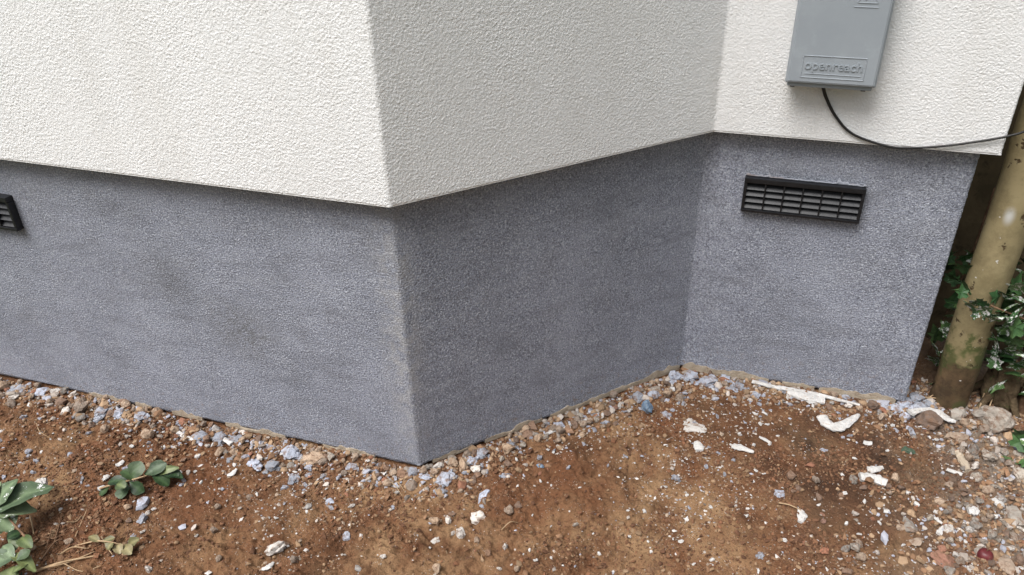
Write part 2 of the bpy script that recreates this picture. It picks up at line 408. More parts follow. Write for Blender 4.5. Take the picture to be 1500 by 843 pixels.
# ------------------------------------------------------------------ house wall
def wall_strip(name, plan, zs, mat, step, dense_u, cap_bottom=0.0, zjit=None):
    """continuous sheet along the plan; dense_u: list of (segment index, start, end) in metres along segments sampled finely"""
    pts = []
    for i in range(len(plan)-1):
        a, b = np.array(plan[i]), np.array(plan[i+1]); l = np.linalg.norm(b-a); d = (b-a)/l
        rng = [(s, e) for (k, s, e) in dense_u if k == i]
        ch = .0025
        us = [ch] if i else [0]
        if rng:
            s, e = rng[0]; s = max(s, ch); e = min(e if e > 0 else l, l-ch)
            us += list(np.linspace(ch, s, 8)[1:-1]) if s > ch*2 else []
            us += list(np.linspace(s, e, int((e-s)/step)))[(0 if s > ch*2 else 1):]
            if e < l-ch*2: us += list(np.linspace(e, l-ch, 8)[1:])
        else: us += list(np.linspace(ch, l-ch, 12)[1:])
        pts += [tuple(a+d*u) for u in us]
    pts = np.array(pts)
    rows = []
    if cap_bottom:
        # under side, running back into the house
        inn = np.array(pts); 
        t = np.gradient(pts, axis=0); t /= np.linalg.norm(t, axis=1)[:, None]; nrm = np.stack([t[:, 1], -t[:, 0]], 1)
        inn = pts-nrm*cap_bottom
        rows.append(np.column_stack([inn, np.full(len(pts), zs[0])]))
    for j, z in enumerate(zs):
        zz = np.full(len(pts), z)
        if zjit is not None and j == 0: zz = zz+zjit(pts)
        rows.append(np.column_stack([pts, zz]))
    V = np.concatenate(rows); n = len(pts); m = len(rows)
    ii = np.arange(n*m).reshape(m, n)
    q = np.stack([ii[:-1, :-1], ii[:-1, 1:], ii[1:, 1:], ii[1:, :-1]], -1).reshape(-1, 4)
    return big_mesh(name, V, q, mat)

house = empty('house_wall', (0, 0, 0))
tag(house, 'house wall with angled bay, white textured render above a blue grey plinth', 'wall')
dense = [(2, 1.05, -1), (3, 0, -1), (4, 0, -1)]
zs_w = list(np.arange(H, 1.02, .0022)) + list(np.linspace(1.04, 2.7, 14)) + [3.6, 4.6, 5.4]
link('upper_render', wall_strip('upper_render', WPLAN, zs_w, M['white'], .0022, dense, .06), house)
zs_p = list(np.arange(0.0, H+.012, .0034))
def bottom_jit(p):
    return .003*fbm(p[:, 0]+p[:, 1]*1.7, p[:, 1], .05, 3, 5) + .004*fbm(p[:, 0]+p[:, 1]*1.3, p[:, 1], .3, 2, 9)
link('plinth', wall_strip('plinth', PLAN, [-.002]+zs_p[1:], M['plinth'], .0034, dense, .03, bottom_jit), house)

# thin smooth bead along the lower edge of the render, one length for each face
bp = offset(PLAN, [OVER-.0001]*5+[.0255-.0001])
bi = offset(PLAN, [OVER-.004]*5+[.0255-.004])
for i in range(len(bp)-1):
    v = [(*bi[i], H-.0016), (*bp[i], H-.0016), (*bp[i], H+.0006), (*bi[i], H+.0006),
         (*bi[i+1], H-.0016), (*bp[i+1], H-.0016), (*bp[i+1], H+.0006), (*bi[i+1], H+.0006)]
    link('edge_bead', mesh('edge_bead', v, [(0, 1, 5, 4), (1, 2, 6, 5), (2, 3, 7, 6), (3, 0, 4, 7), (0, 3, 2, 1), (4, 5, 6, 7)], M['bead']), house)
# inner masonry behind the plinth foot, closes the slot under it
cp = offset(PLAN, [-.028]*6)
v = []; f = []
for i, (x, y) in enumerate(cp): v += [(x, y, -.16), (x, y, .05)]
for i in range(len(cp)-1): f.append((2*i, 2*i+2, 2*i+3, 2*i+1))
link('footing', mesh('footing', v, f, M['gap']), house)

def mortar_run(seg, s0, s1, h0, h1, drop, seed):
    """ragged strip of beige mortar squeezed out along the plinth foot"""
    a, b = np.array(PLAN[seg]), np.array(PLAN[seg+1]); d = (b-a)/np.linalg.norm(b-a); nn = np.array([d[1], -d[0]])
    n = max(8, int((s1-s0)/.004)); v = []; f = []
    for k in range(n+1):
        t = k/n; s = s0+(s1-s0)*t; e = min(1, 3.2*t, 3.2*(1-t))
        top = (h0+(h1-h0)*t)*(e**.7)*.62 + .012*float(fbm(np.array([s]), np.array([seed*3.1]), .022, 3, seed))*e
        pr = .0008+.0022*e*(.5+.9*float(fbm(np.array([s]), np.array([seed*1.7+9]), .03, 3, seed+4)))
        p0 = a+d*s
        for (off, z) in ((-.012, -drop), (pr*.8, -drop), (pr, (top-drop)*.4), (pr*.5+.0006, top), (-.012, top-.001)):
            q = p0+nn*off; v.append((q[0], q[1], z))
    for k in range(n):
        for j in range(4): f.append((5*k+j, 5*k+5+j, 5*k+6+j, 5*k+1+j))
    f.append((0, 1, 2, 3, 4)); f.append(tuple(5*n+j for j in (4, 3, 2, 1, 0)))
    return link('mortar_edge', mesh('mortar_edge', v, f, M['mortar'], False), house)
LA = 2.4
for k, (seg, s0, s1, h0, h1, dr) in enumerate([
        (2, LA-.83, LA-.73, .004, .008, .012), (2, LA-.70, LA-.655, .010, .004, .011), (2, LA-.60, LA-.52, .006, .003, .010),
        (2, LA-.46, LA-.31, .004, .006, .010), (2, LA-.22, LA-.10, .005, .006, .011),
        (3, .03, .12, .001, .002, .009), (3, .15, .29, .001, .004, .009), (3, .31, .46, .002, .008, .010), (3, .455, .56, .008, .010, .010), (3, .56, .668, .010, .022, .011),
        (4, .004, .085, .024, .012, .012), (4, .07, .20, .010, .010, .012), (4, .23, .30, .005, .004, .010), (4, .31, .47, .009, .012, .012)]):
    mortar_run(seg, s0, s1, h0, h1, dr, 31+k*5)

# ------------------------------------------------------------------ shared shapes
def box_v(x0, x1, y0, y1, z0, z1):
    v = [(x, y, z) for x in (x0, x1) for y in (y0, y1) for z in (z0, z1)]
    f = [(0, 1, 3, 2), (4, 6, 7, 5), (0, 4, 5, 1), (2, 3, 7, 6), (0, 2, 6, 4), (1, 5, 7, 3)]
    return v, f

def bevel_box(name, x0, x1, y0, y1, z0, z1, mat, r=.002, seg=2):
    bm = bmesh.new(); v, f = box_v(x0, x1, y0, y1, z0, z1)
    bv = [bm.verts.new(p) for p in v]
    for q in f: bm.faces.new([bv[i] for i in q])
    bmesh.ops.recalc_face_normals(bm, faces=bm.faces)
    bmesh.ops.bevel(bm, geom=list(bm.edges), offset=r, segments=seg, affect='EDGES', profile=.6)
    m = bpy.data.meshes.new(name); bm.to_mesh(m); bm.free(); m.materials.append(mat)
    return m

def tube(name, pts, radii, mat, sides=8, cap=True):
    pts = [np.array(p, float) for p in pts]; n = len(pts); v = []; f = []
    if isinstance(radii, (int, float)): radii = [radii]*n
    prev = None
    for i, p in enumerate(pts):
        t = pts[min(i+1, n-1)]-pts[max(i-1, 0)]; t /= (np.linalg.norm(t)+1e-12)
        if prev is None:
            a = np.cross(t, (0, 0, 1)); a = a if np.linalg.norm(a) > .1 else np.cross(t, (1, 0, 0))
        else: a = prev-t*(prev@t)
        a /= np.linalg.norm(a); prev = a; b = np.cross(t, a)
        for k in range(sides):
            an = 2*math.pi*k/sides; v.append(p+radii[i]*(math.cos(an)*a+math.sin(an)*b))
    for i in range(n-1):
        for k in range(sides):
            k2 = (k+1) % sides; f.append((i*sides+k, i*sides+k2, (i+1)*sides+k2, (i+1)*sides+k))
    if cap: f.append(tuple(range(sides))[::-1]); f.append(tuple((n-1)*sides+k for k in range(sides)))
    return mesh(name, v, f, mat, True)

def catmull(P, n=8):
    P = [np.array(p, float) for p in P]; P = [2*P[0]-P[1]]+P+[2*P[-1]-P[-2]]; o = []
    for i in range(1, len(P)-2):
        for k in range(n):
            t = k/n; a, b, c, d = P[i-1:i+3]
            o.append(.5*((2*b)+(c-a)*t+(2*a-5*b+4*c-d)*t*t+(3*b-a-3*c+d)*t**3))
    o.append(P[-2]); return o

_ico = {}
def ico(n):
    if n not in _ico:
        bm = bmesh.new(); bmesh.ops.create_icosphere(bm, subdivisions=n, radius=1)
        _ico[n] = (np.array([v.co for v in bm.verts]), [tuple(v.index for v in f.verts) for f in bm.faces]); bm.free()
    return _ico[n]

def rock_mesh(name, rng, mat, sub=2, planes=9, squash=.7, rough=.05):
    V, F = ico(sub); N = rng.normal(size=(planes, 3)); N /= np.linalg.norm(N, axis=1)[:, None]
    h = rng.uniform(.42, .78, planes); dot = V@N.T
    r = np.min(np.where(dot > .05, h/np.maximum(dot, .05), 9), axis=1); r = np.minimum(r, 1.05)
    r = r*(1+rough*rng.normal(size=len(r)))
    r = r*(1+.10*np.sin(V@rng.normal(size=3)*5+rng.uniform(0, 6)))
    P = V*r[:, None]*np.array([1, rng.uniform(.65, .95), squash*rng.uniform(.8, 1.1)])
    P[:, 2] -= P[:, 2].min(); P /= (P[:, 0].max()-P[:, 0].min())
    return mesh(name, P, F, mat, False)

def lump_mesh(name, rng, mat, balls=9, flat=.55):
    """a clump of small rounded grains stuck together, one unit across"""
    V, F = ico(2); vs_, fs = [], []
    for b in range(balls):
        a = rng.uniform(0, 2*math.pi); rr = .45*math.sqrt(rng.uniform(0, 1))*(.75+.25*math.sin(3*a+1)); s = rng.uniform(.07, .15) if b else .30
        if b == 0: rr = 0
        c = np.array([math.cos(a)*rr, math.sin(a)*rr*.8, rng.uniform(.05, .25)*flat*2*(1-rr)])
        P = V*s*(1+.16*rng.normal(size=len(V)))[:, None]*np.array([1, 1, .8])+c
        o = len(vs_); vs_ += list(P); fs += [tuple(i+o for i in t) for t in F]
    P = np.array(vs_); P[:, 2] *= flat; P[:, 2] -= np.percentile(P[:, 2], 12)
    return mesh(name, P, fs, mat, False)

def flake_mesh(name, rng, mat, sides=7, thick=.12):
    an = np.sort(rng.uniform(0, 2*math.pi, sides)); an = np.linspace(0, 2*math.pi, sides, endpoint=False)+rng.uniform(-.25, .25, sides)
    r = rng.uniform(.32, .55, sides); asp = rng.uniform(.45, .9)
    v = [(math.cos(a)*q, math.sin(a)*q*asp, thick*rng.uniform(-.3, .3)) for a, q in zip(an, r)]
    v2 = [(x*.86, y*.86, z+thick*rng.uniform(.8, 1.3)) for x, y, z in v]
    v = v+v2+[(0, 0, thick*1.25)]
    f = [(i, (i+1) % sides, sides+(i+1) % sides, sides+i) for i in range(sides)]+[(sides+i, sides+(i+1) % sides, 2*sides) for i in range(sides)]+[tuple(range(sides))[::-1]]
    return mesh(name, v, f, mat)

def shard(name, uvs, widths, thick, mat, rng, lift=0.0, sides=7, nseg=5):
    """irregular splinter following photo points on the ground; widths in photo pixels"""
    P = [ground_hit(u, v) for u, v in uvs]; root = np.mean(P, axis=0)
    s = px_size(root); zz = max(p[2] for p in P)
    P = [np.array([p[0], p[1], .5*p[2]+.5*zz]) for p in P]
    Q = catmull(P, nseg); W = np.interp(np.linspace(0, len(widths)-1, len(Q)), range(len(widths)), widths)
    v = []; f = []; n = len(Q)
    for i, p in enumerate(Q):
        t = Q[min(i+1, n-1)]-Q[max(i-1, 0)]; t[2] = 0; t /= np.linalg.norm(t); b = np.array([-t[1], t[0], 0])
        wd = W[i]*s*.60*(1+.05*rng.normal()); th = thick*(.7+.3*W[i]/max(W))
        for k in range(sides):
            an = 2*math.pi*(k+.5)/sides; j = 1+.09*rng.normal()
            v.append(p+b*math.cos(an)*wd*j+np.array([0, 0, th*.42+lift+math.sin(an)*th*.55*j])-root)
    for i in range(n-1):
        for k in range(sides):
            k2 = (k+1) % sides; f.append((i*sides+k, i*sides+k2, (i+1)*sides+k2, (i+1)*sides+k))
    f.append(tuple(range(sides))[::-1]); f.append(tuple((n-1)*sides+k for k in range(sides)))
    return link(name, mesh(name, v, f, mat, False), None, root)

# ------------------------------------------------------------------ air vents
def make_vent(label):
    W2, Hh = .1135, .074
    root = empty('air_vent', (0, 0, 0)); tag(root, label, 'vent', 'black plastic air vents in the plinth')
    bm_ = [('frame', -W2, W2, -.016, .004, Hh-.0105, Hh), ('frame', -W2, W2, -.016, .004, 0, .0060),
           ('frame', -W2, -W2+.006, -.015, .004, .0062, Hh-.0107), ('frame', W2-.006, W2, -.015, .004, .0062, Hh-.0107)]
    for b in bm_: link(b[0], bevel_box(b[0], *b[1:], M['black'], .0012), root)
    v, f = box_v(-W2+.004, W2-.004, -.0015, .003, .004, Hh-.006); link('back_plate', mesh('back_plate', v, f, M['black']), root)
    n = 4; z0, z1 = .0075, Hh-.012; pit = (z1-z0)/n
    sm = None
    for k in range(n):
        z = z0+pit*k
        if sm is None:
            v = [(-W2+.0058, -.0125, 0), (W2-.0058, -.0125, 0), (W2-.0058, -.003, pit*.66), (-W2+.0058, -.003, pit*.66)]
            v += [(x, y+.0018, zz-.0004) for x, y, zz in v]
            sm = mesh('slat', v, [(0, 1, 2, 3), (7, 6, 5, 4), (0, 4, 5, 1), (1, 5, 6, 2), (2, 6, 7, 3), (3, 7, 4, 0)], M['slat'])
        link('slat', sm, root, (0, 0, z))
    bar = bevel_box('bar', -.0014, .0014, -.0148, -.001, .0056, Hh-.0100, M['black'], .0005, 1)
    for k in range(1, 6): link('bar', bar, root, (-W2+.006+(2*W2-.012)*k/6, 0, 0))
    return root
v1 = make_vent('black louvred air vent set in plinth below the grey box'); v1.location = (.5605*S, PE[1]-.0015*S-.001, .3556*S)
v2 = make_vent('black louvred air vent set in the front plinth of the bay'); v2.location = (-.709*S-.1135, -.001, .3585*S)
rg = np.random.default_rng(3)
# silvery smear of paint along the top of the first vent
n = 46; v = []; f = []
for i in range(n+1):
    x = -.112+.224*i/n; hgt = .0012+.0022*abs(rg.normal())*(1.6 if i > 34 else .7)
    v += [(x, -.0035, .0742), (x, -.0052, .0744+hgt*.5), (x, -.0010, .0742+hgt)]
for i in range(n): f += [(3*i, 3*i+3, 3*i+4, 3*i+1), (3*i+1, 3*i+4, 3*i+5, 3*i+2)]
link('paint_smear', mesh('paint_smear', v, f, M['blue'], True), v1)

# ------------------------------------------------------------------ grey junction box
BX, BY, BZ = .5664*S, WPLAN[5][1], .6010*S-.0035
jb = empty('junction_box', (BX, BY, BZ)); tag(jb, 'grey plastic telephone junction box with raised lettering on white wall', 'junction box')
BW, BH = .0755, .225
link('base', bevel_box('base', -BW+.004, BW-.006, -.046, -.0005, -.0060, BH-.004, M['box'], .002), jb)
# cover: tapered dish
bm = bmesh.new()
ring = []
for (ins, y, zb) in ((0, -.0305, 0.), (0, -.044, 0.), (.0035, -.052, .003), (.0055, -.054, .005)):
    ring.append([bm.verts.new(p) for p in ((-BW+ins, y, zb), (BW-ins, y, zb), (BW-ins, y, BH-ins), (-BW+ins, y, BH-ins))])
for a, b in zip(ring[:-1], ring[1:]):
    for k in range(4): bm.faces.new((a[k], a[(k+1) % 4], b[(k+1) % 4], b[k]))
bm.faces.new(ring[-1]); bm.faces.new(ring[0][::-1])
bmesh.ops.recalc_face_normals(bm, faces=bm.faces)
bmesh.ops.bevel(bm, geom=[e for e in bm.edges], offset=.0012, segments=2, affect='EDGES')
cm = bpy.data.meshes.new('cover'); bm.to_mesh(cm); bm.free(); cm.materials.append(M['box']); cover = link('cover', cm, jb)
FY = -.054
def raised(name, x0, x1, z0, z1, h=.0009):
    return link(name, bevel_box(name, x0, x1, FY-h, FY+.001, z0, z1, M['box'], .0004, 1), cover)
for a in ((-.052, .052, .0505, .0520), (-.052, .052, .0130, .0145), (-.052, -.0505, .0147, .0503), (.0505, .052, .0147, .0503), (-.046, .046, .0200, .0211)):
    raised('raised_rim', *a)
def lettering(txt, size, x, z, h):
    cu = bpy.data.curves.new('lettering', 'FONT'); cu.body = txt; cu.size = size; cu.extrude = h; cu.align_x = 'CENTER'; cu.offset = .0001
    t = bpy.data.objects.new('tmp', cu); C.objects.link(t); dg = bpy.context.evaluated_depsgraph_get()
    m = bpy.data.meshes.new_from_object(t.evaluated_get(dg)); bpy.data.objects.remove(t); m.materials.clear(); m.materials.append(M['box'])
    return link('lettering', m, cover, (x, FY-h*.3, z), (math.pi/2, 0, 0))
lettering('openreach', .0225, 0, .0285, .0011)
# warning triangle and lines at the upper right of the cover
tri = [(.018, .142), (.050, .142), (.034, .170)]
for a, b in zip(tri, tri[1:]+tri[:1]):
    dx, dz = b[0]-a[0], b[1]-a[1]; l = math.hypot(dx, dz); m = bevel_box('warning_triangle', 0, l, -.0009, .001, -.0008, .0008, M['box'], .0003, 1)
    link('warning_triangle', m, cover, (a[0], FY, a[1]), (0, -math.atan2(dz, dx), 0))
for (x0, z0, x1, z1) in ((.038, .164, .031, .155), (.031, .155, .037, .155), (.037, .155, .030, .146)):
    dx, dz = x1-x0, z1-z0; l = math.hypot(dx, dz); m = bevel_box('warning_bolt', 0, l, -.0009, .001, -.0009, .0009, M['box'], .0003, 1)
    link('warning_bolt', m, cover, (x0, FY, z0), (0, -math.atan2(dz, dx), 0))
raised('raised_rim', .014, .052, .1345, .1358)
for x in (-.062, .056): link('foot_clip', bevel_box('foot_clip', x-.004, x+.004, -.044, -.026, -.0078, -.0050, M['black'], .0008), jb)

# cable
cy = BY-.0045
cps = [at_y(1205, 124, BY-.018), at_y(1210, 143, BY-.012), at_y(1225, 172, BY-.0075), at_y(1250, 197, cy-.001), at_y(1300, 214.5, cy-.001), at_y(1340, 217, cy-.001), at_y(1390, 213.5, cy-.001), at_y(1440, 206.5, cy-.001), at_y(1480, 199, cy-.001)]
e = cps[-1]; cps += [e+np.array([.03, .01, .012]), e+np.array([.10, .07, .04]), e+np.array([.20, .13, .12]), e+np.array([.27, .15, .30]), e+np.array([.28, .15, .9]), e+np.array([.28, .15, 1.8])]
root = cps[0]; pts = catmull([p-root for p in cps], 10)
rad = np.interp(np.linspace(0, 14, len(pts)), [0, 1.2, 3, 14], [.0033, .0029, .0022, .0022])
tag(link('cable', tube('cable', pts, list(rad), M['cable'], 10), None, root), 'thin black cable drooping from grey box along the white edge', 'cable')

# ------------------------------------------------------------------ gap beside the house: neighbour wall, pipe, post
GW = PE[1]+.30
v, f = box_v(PE[0]-.02, 5.5, GW, GW+.2, -.15, 4.5)
tag(link('neighbour_wall', mesh('neighbour_wall', v, f, M['gap'])), 'dark brown wall in the shaded gap behind the downpipe', 'wall')

PC = np.array([1.047, .540]); PR = .0385
pipe = empty('drainpipe', (PC[0], PC[1], -.02)); tag(pipe, 'khaki painted drainpipe, peeling, with dark mossy foot', 'pipe')
n = 40; pts = [(0.0015*math.sin(k*.9), 0, -.03+k*.07) for k in range(n)]
n = 220; pts = [(0.0012*math.sin(k*.21), 0, -.03+k*.0128) for k in range(n)]; sm_ = tube('shaft', pts, PR, M['pipe'], 56)
co = np.zeros(len(sm_.vertices)*3, np.float32); sm_.vertices.foreach_get('co', co); co = co.reshape(-1, 3); an_ = np.arctan2(co[:, 1], co[:, 0])
rr_ = 1+.030*fbm(np.cos(an_)*.06+np.sin(an_)*.02, co[:, 2]*.9+np.sin(an_)*.05, .05, 4, 66, .6)+.05*np.clip(.1-co[:, 2], 0, 1)
co[:, :2] *= rr_[:, None]; sm_.vertices.foreach_set('co', co.ravel()); sm_.update(); link('shaft', sm_, pipe)
link('collar', tube('collar', [(0, 0, .90), (0, 0, .905), (0, 0, .99), (0, 0, .995)], [PR+.002, PR+.009, PR+.009, PR+.002], M['pipe'], 48), pipe)
link('bracket', bevel_box('bracket', -.015, .015, PR-.004, GW-PC[1]-.0005, .93, .96, M['pipe'], .002), pipe)

# ------------------------------------------------------------------ scatter of individual stones along the plinth
def along(seg, s, d):
    a, b = np.array(PLAN[seg]), np.array(PLAN[seg+1]); dd = (b-a)/np.linalg.norm(b-a); nn = np.array([dd[1], -dd[0]])
    return a+dd*s+nn*d
placed = []
def free(x, y, r, k=.78):
    for (a, b, q) in placed:
        if (a-x)**2+(b-y)**2 < ((q+r)*k)**2: return False
    placed.append((x, y, r)); return True

LAND = [(205, 700, 'the green sprig'), (40, 760, 'the broad leaved plant'), (613, 695, 'the outer plinth corner'), (1000, 545, 'the inner plinth corner'), (1230, 625, 'the V shaped plaster piece'),
        (1278, 706, 'the stubby white block'), (1378, 826, 'the brick fragment'), (1441, 818, 'the red fruit'), (1400, 605, 'the drainpipe foot'), (180, 800, 'the faded olive sprig'), (508, 786, 'the lone straw chip'),
        (702, 762, 'the pale lumpy stone'), (742, 697, 'the upright render scrap'), (1180, 580, 'the long white splinter'), (30, 565, 'the front air vent'), (405, 808, 'the pale rough stone'), (1085, 660, 'the flat pointed shard'),
        (1022, 655, 'the upright white flake'), (947, 606, 'the bright blue lump'), (1411, 676, 'the tan wood offcut'), (1486, 760, 'the flat grey stone'), (1490, 660, 'the short ivy shoot'), (1172, 757, 'the shell shaped scrap'),
        (968, 790, 'the thin brown twig'), (395, 652, 'the largest render clumps'), (843, 768, 'the dark grey pebble'), (1114, 815, 'the lone blue lump'), (341, 697, 'the pressed white splinter')]
LAND = [(ground_hit(u, v), t) for u, v, t in LAND]
def near(x, y):
    return min(LAND, key=lambda q: (q[0][0]-x)**2+(q[0][1]-y)**2)[1]

rs = np.random.default_rng(21)
rocks = {c: [rock_mesh('gravel_stone', rs, M[c], 2, 13, .72, .06) for _ in range(7)] for c in ('tan', 'brown', 'grey', 'pale', 'brick')}
lumps = [lump_mesh('render_clump', rs, M['blue'], int(rs.integers(24, 38)), rs.uniform(.5, .75)) for _ in range(8)]
flakes = [flake_mesh('paint_flake', rs, M['chip_unit'], int(rs.integers(5, 9)), rs.uniform(.08, .16)) for _ in range(8)]
bflakes = [flake_mesh('paint_flake', rs, M['blue'], int(rs.integers(5, 9)), rs.uniform(.12, .2)) for _ in range(6)]

def drop(name, m, x, y, size, rng, sink=.25, tilt=.5, sz=1.0):
    o = link(name, m, None, (x, y, float(soil_z(x, y))-size*.5*sink))
    o.scale = (size, size*rng.uniform(.85, 1.15), size*sz); o.rotation_euler = (rng.normal()*tilt*.4, rng.normal()*tilt*.4, rng.uniform(0, 6.28))
    return o

# blue grey render clumps: (u, v, width in photo pixels, words)
CL = [(28, 567, 34), (62, 573, 26), (150, 601, 34), (176, 606, 24), (207, 611, 24), (292, 634, 30), (322, 640, 30), (345, 643, 26), (395, 652, 36), (425, 661, 32),
      (372, 676, 28), (400, 684, 26), (515, 684, 26), (463, 668, 22), (604, 690, 24), (650, 699, 36), (623, 697, 22), (645, 719, 22), (689, 674, 22), (707, 664, 22), (748, 650, 20),
      (934, 580, 24), (956, 578, 24), (976, 607, 18), (868, 604, 16), (820, 622, 18), (988, 550, 26), (1012, 551, 30), (1040, 556, 34), (1062, 554, 24), (1082, 566, 22), (1106, 578, 18),
      (1295, 594, 26), (1312, 598, 30), (1326, 590, 30), (1340, 583, 30), (1345, 600, 28), (1326, 610, 26), (1238, 582, 18), (1360, 592, 24)]
for i, (u, v, wpx) in enumerate(CL):
    p = ground_hit(u, v+wpx*.12); sz = wpx*px_size(p)*1.15
    if wall_dist(p[0], p[1]) < sz*.35 and u < 1320: pass
    o = drop('render_clump', lumps[i % 8], p[0], p[1], sz, rs, .12, .25, rs.uniform(.8, 1.2)); placed.append((p[0], p[1], sz*.36))
    where = 'front plinth of the bay' if u < 600 else ('angled plinth of the bay' if u < 985 else 'plinth under the air vent')
    if u > 1285: where = 'wall end near the drainpipe'
    if 600 <= u < 660: where = 'outer corner of the plinth'
    tag(o, ('large ' if wpx >= 30 else 'small ')+'pale blue crumbly render clump at the plinth foot, nearest '+near(p[0], p[1]), 'clump', 'render clumps nearest '+near(p[0], p[1]))

single = [(742, 697, 22, 'blue grey render scrap standing upright on soil right of plinth corner', 1), (709, 729, 32, 'flat blue grey render flake on soil below the plinth corner', 2),
          (430, 702, 20, 'small blue grey render scrap on soil below the front plinth', 1), (483, 737, 18, 'upper of two small pale blue render chips on bare soil', 2), (485, 745, 14, 'lower of two small pale blue render chips on bare soil', 2),
          (508, 786, 18, 'lone small blue grey chip on soil by a thin straw', 2), (210, 738, 32, 'blue grey render chip just below the green sprig', 2), (209, 762, 26, 'rounded blue grey render chip below another near the sprig', 2), (197, 790, 22, 'blue grey chip beside the faded olive sprig', 2),
          (1142, 724, 20, 'small pale blue chip on soil left of white chunk', 2), (990, 702, 16, 'small dull blue grey lump on open brown soil', 1), (1114, 815, 16, 'small blue grey lump on pale dusty soil', 1),
          (1207, 661, 14, 'small blue grey chip below the white splinters', 2), (1334, 636, 20, 'blue grey chip beside the white edged brown stone', 2)]
for (u, v, wpx, lab, kind) in single:
    p = ground_hit(u, v); sz = wpx*px_size(p)*1.1; placed.append((p[0], p[1], sz*.4))
    o = drop('render_chip', (lumps if kind == 1 else bflakes)[int(rs.integers(0, 6))], p[0], p[1], sz, rs, .05, .35, 1.1); tag(o, lab, 'chip')

# named white pieces
def piece(name, lab, cat, uvs, widths, thick, mat='chip', lift=0.0, sides=10):
    return tag(shard(name, uvs, widths, thick, M[mat], rs, lift, sides), lab, cat)
piece('plaster_splinter', 'long thin white splinter pointing from plinth into the soil', 'splinter', [(1101, 563), (1130, 570), (1160, 575), (1200, 583), (1235, 592), (1258, 599)], [6, 6, 7, 6, 4, 3], .007, lift=.004)
piece('plaster_chunk', 'thick white plaster chunk lying against the long thin splinter', 'chunk', [(1153, 578), (1180, 585), (1207, 592)], [9, 16, 11], .014)
piece('plaster_bracket', 'bent V shaped piece of white plaster on dark soil', 'chunk', [(1203, 613), (1212, 624), (1226, 629), (1242, 622), (1257, 611)], [15, 13, 16, 13, 5], .010)
piece('plaster_chunk', 'stubby rough white plaster block with chipped sides on dark soil', 'chunk', [(1259, 702), (1277, 706), (1298, 712)], [12, 16, 13], .014)
piece('plaster_shard', 'flat pointed white shard on open soil left of V shaped piece', 'shard', [(1071, 655), (1084, 658), (1104, 665)], [7, 11, 4], .006)
piece('plaster_flake', 'upright white flake on soil below the inner corner', 'flake', [(1019, 649), (1023, 655), (1024, 662)], [8, 13, 9], .006)
piece('plaster_splinter', 'small white splinter lying between two larger white plaster pieces', 'splinter', [(1112, 641), (1121, 646), (1129, 651)], [3, 5, 4], .004)
piece('plaster_flake', 'small oval white flake on soil below the V shaped piece', 'flake', [(1264, 650), (1270, 652), (1277, 651)], [5, 9, 6], .006)
piece('plaster_crumb', 'ragged white crumb just above the stubby white block', 'crumb', [(1270, 687), (1280, 688), (1291, 690)], [8, 11, 5], .008)
piece('plaster_stick', 'short thin white stick on gravelly soil left of grey rubble', 'stick', [(1386, 691), (1397, 694), (1409, 697)], [5, 7, 5], .006)
piece('wood_offcut', 'pale tan wood offcut tilted in the rubble', 'offcut', [(1402, 664), (1410, 676), (1420, 688)], [9, 10, 8], .010, 'mortar')
piece('plaster_chunk', 'roundish white plaster bit on soil near the brick fragment', 'chunk', [(1417, 750), (1426, 752), (1433, 755)], [9, 15, 8], .009)
piece('plaster_splinter', 'upper of two crossed white splinters above the brick fragment', 'splinter', [(1367, 758), (1373, 765), (1379, 771)], [3, 5, 3], .004)
piece('plaster_splinter', 'lower of two crossed white splinters above the brick fragment', 'splinter', [(1374, 785), (1379, 777), (1384, 771)], [7, 6, 3], .005)
piece('white_crust', 'white crust arched over a brown stone beside the drainpipe foot', 'crust', [(1330, 614), (1350, 609), (1372, 612), (1385, 622), (1396, 630)], [12, 6, 13, 9, 4], .008, lift=.012)
piece('plaster_scrap', 'white scrap of crumpled paint beside the broad dusty leaf', 'scrap', [(60, 733), (68, 726), (77, 724)], [8, 14, 9], .012, lift=.03)
piece('plaster_splinter', 'white splinter pressed to the soil below the front plinth', 'splinter', [(334, 700), (341, 697), (348, 693)], [4, 8, 3], .004)
piece('plaster_strip', 'thin white strip by the clumps at the front plinth foot', 'strip', [(262, 636), (275, 640), (288, 644)], [5, 8, 6], .005)
piece('plaster_strip', 'thin white strip under the blue grey clumps at the front plinth foot', 'strip', [(306, 643), (322, 646), (340, 652)], [5, 8, 6], .005)
piece('plaster_strip', 'pale strip of plaster in gravel by the angled plinth', 'strip', [(800, 638), (818, 630), (836, 628)], [4, 6, 4], .005)
piece('plaster_scrap', 'shell shaped pale scrap at end of a dry stalk', 'scrap', [(1171, 748), (1174, 757), (1172, 767)], [5, 12, 7], .006)
p = ground_hit(1016, 626); tag(drop('plaster_patch', lump_mesh('plaster_patch', rs, M['pale'], 60, .25), p[0], p[1], 40*px_size(p), rs, -.02, .1, .6), 'pale pink white crusty patch of plaster on brown soil', 'patch')
piece('plaster_flake', 'pale flake at the lower edge of soil below plinth front', 'flake', [(384, 836), (393, 832), (401, 827)], [4, 8, 4], .004)
piece('plaster_chip', 'oblong white chip left of the green sprig stem', 'chip', [(149, 702), (154, 701), (160, 700)], [7, 8, 7], .006)
piece('plaster_chip', 'oblong white chip touching the green sprig stem', 'chip', [(144, 718), (148, 717), (153, 716)], [6, 7, 6], .006)
piece('plaster_chip', 'oblong white chip above the green sprig', 'chip', [(170, 684), (176, 683), (183, 681)], [5, 7, 5], .005)
piece('plaster_flake', 'curled dry white flake in the rubble under the ivy', 'flake', [(1455, 735), (1462, 738), (1468, 744)], [8, 13, 8], .008)

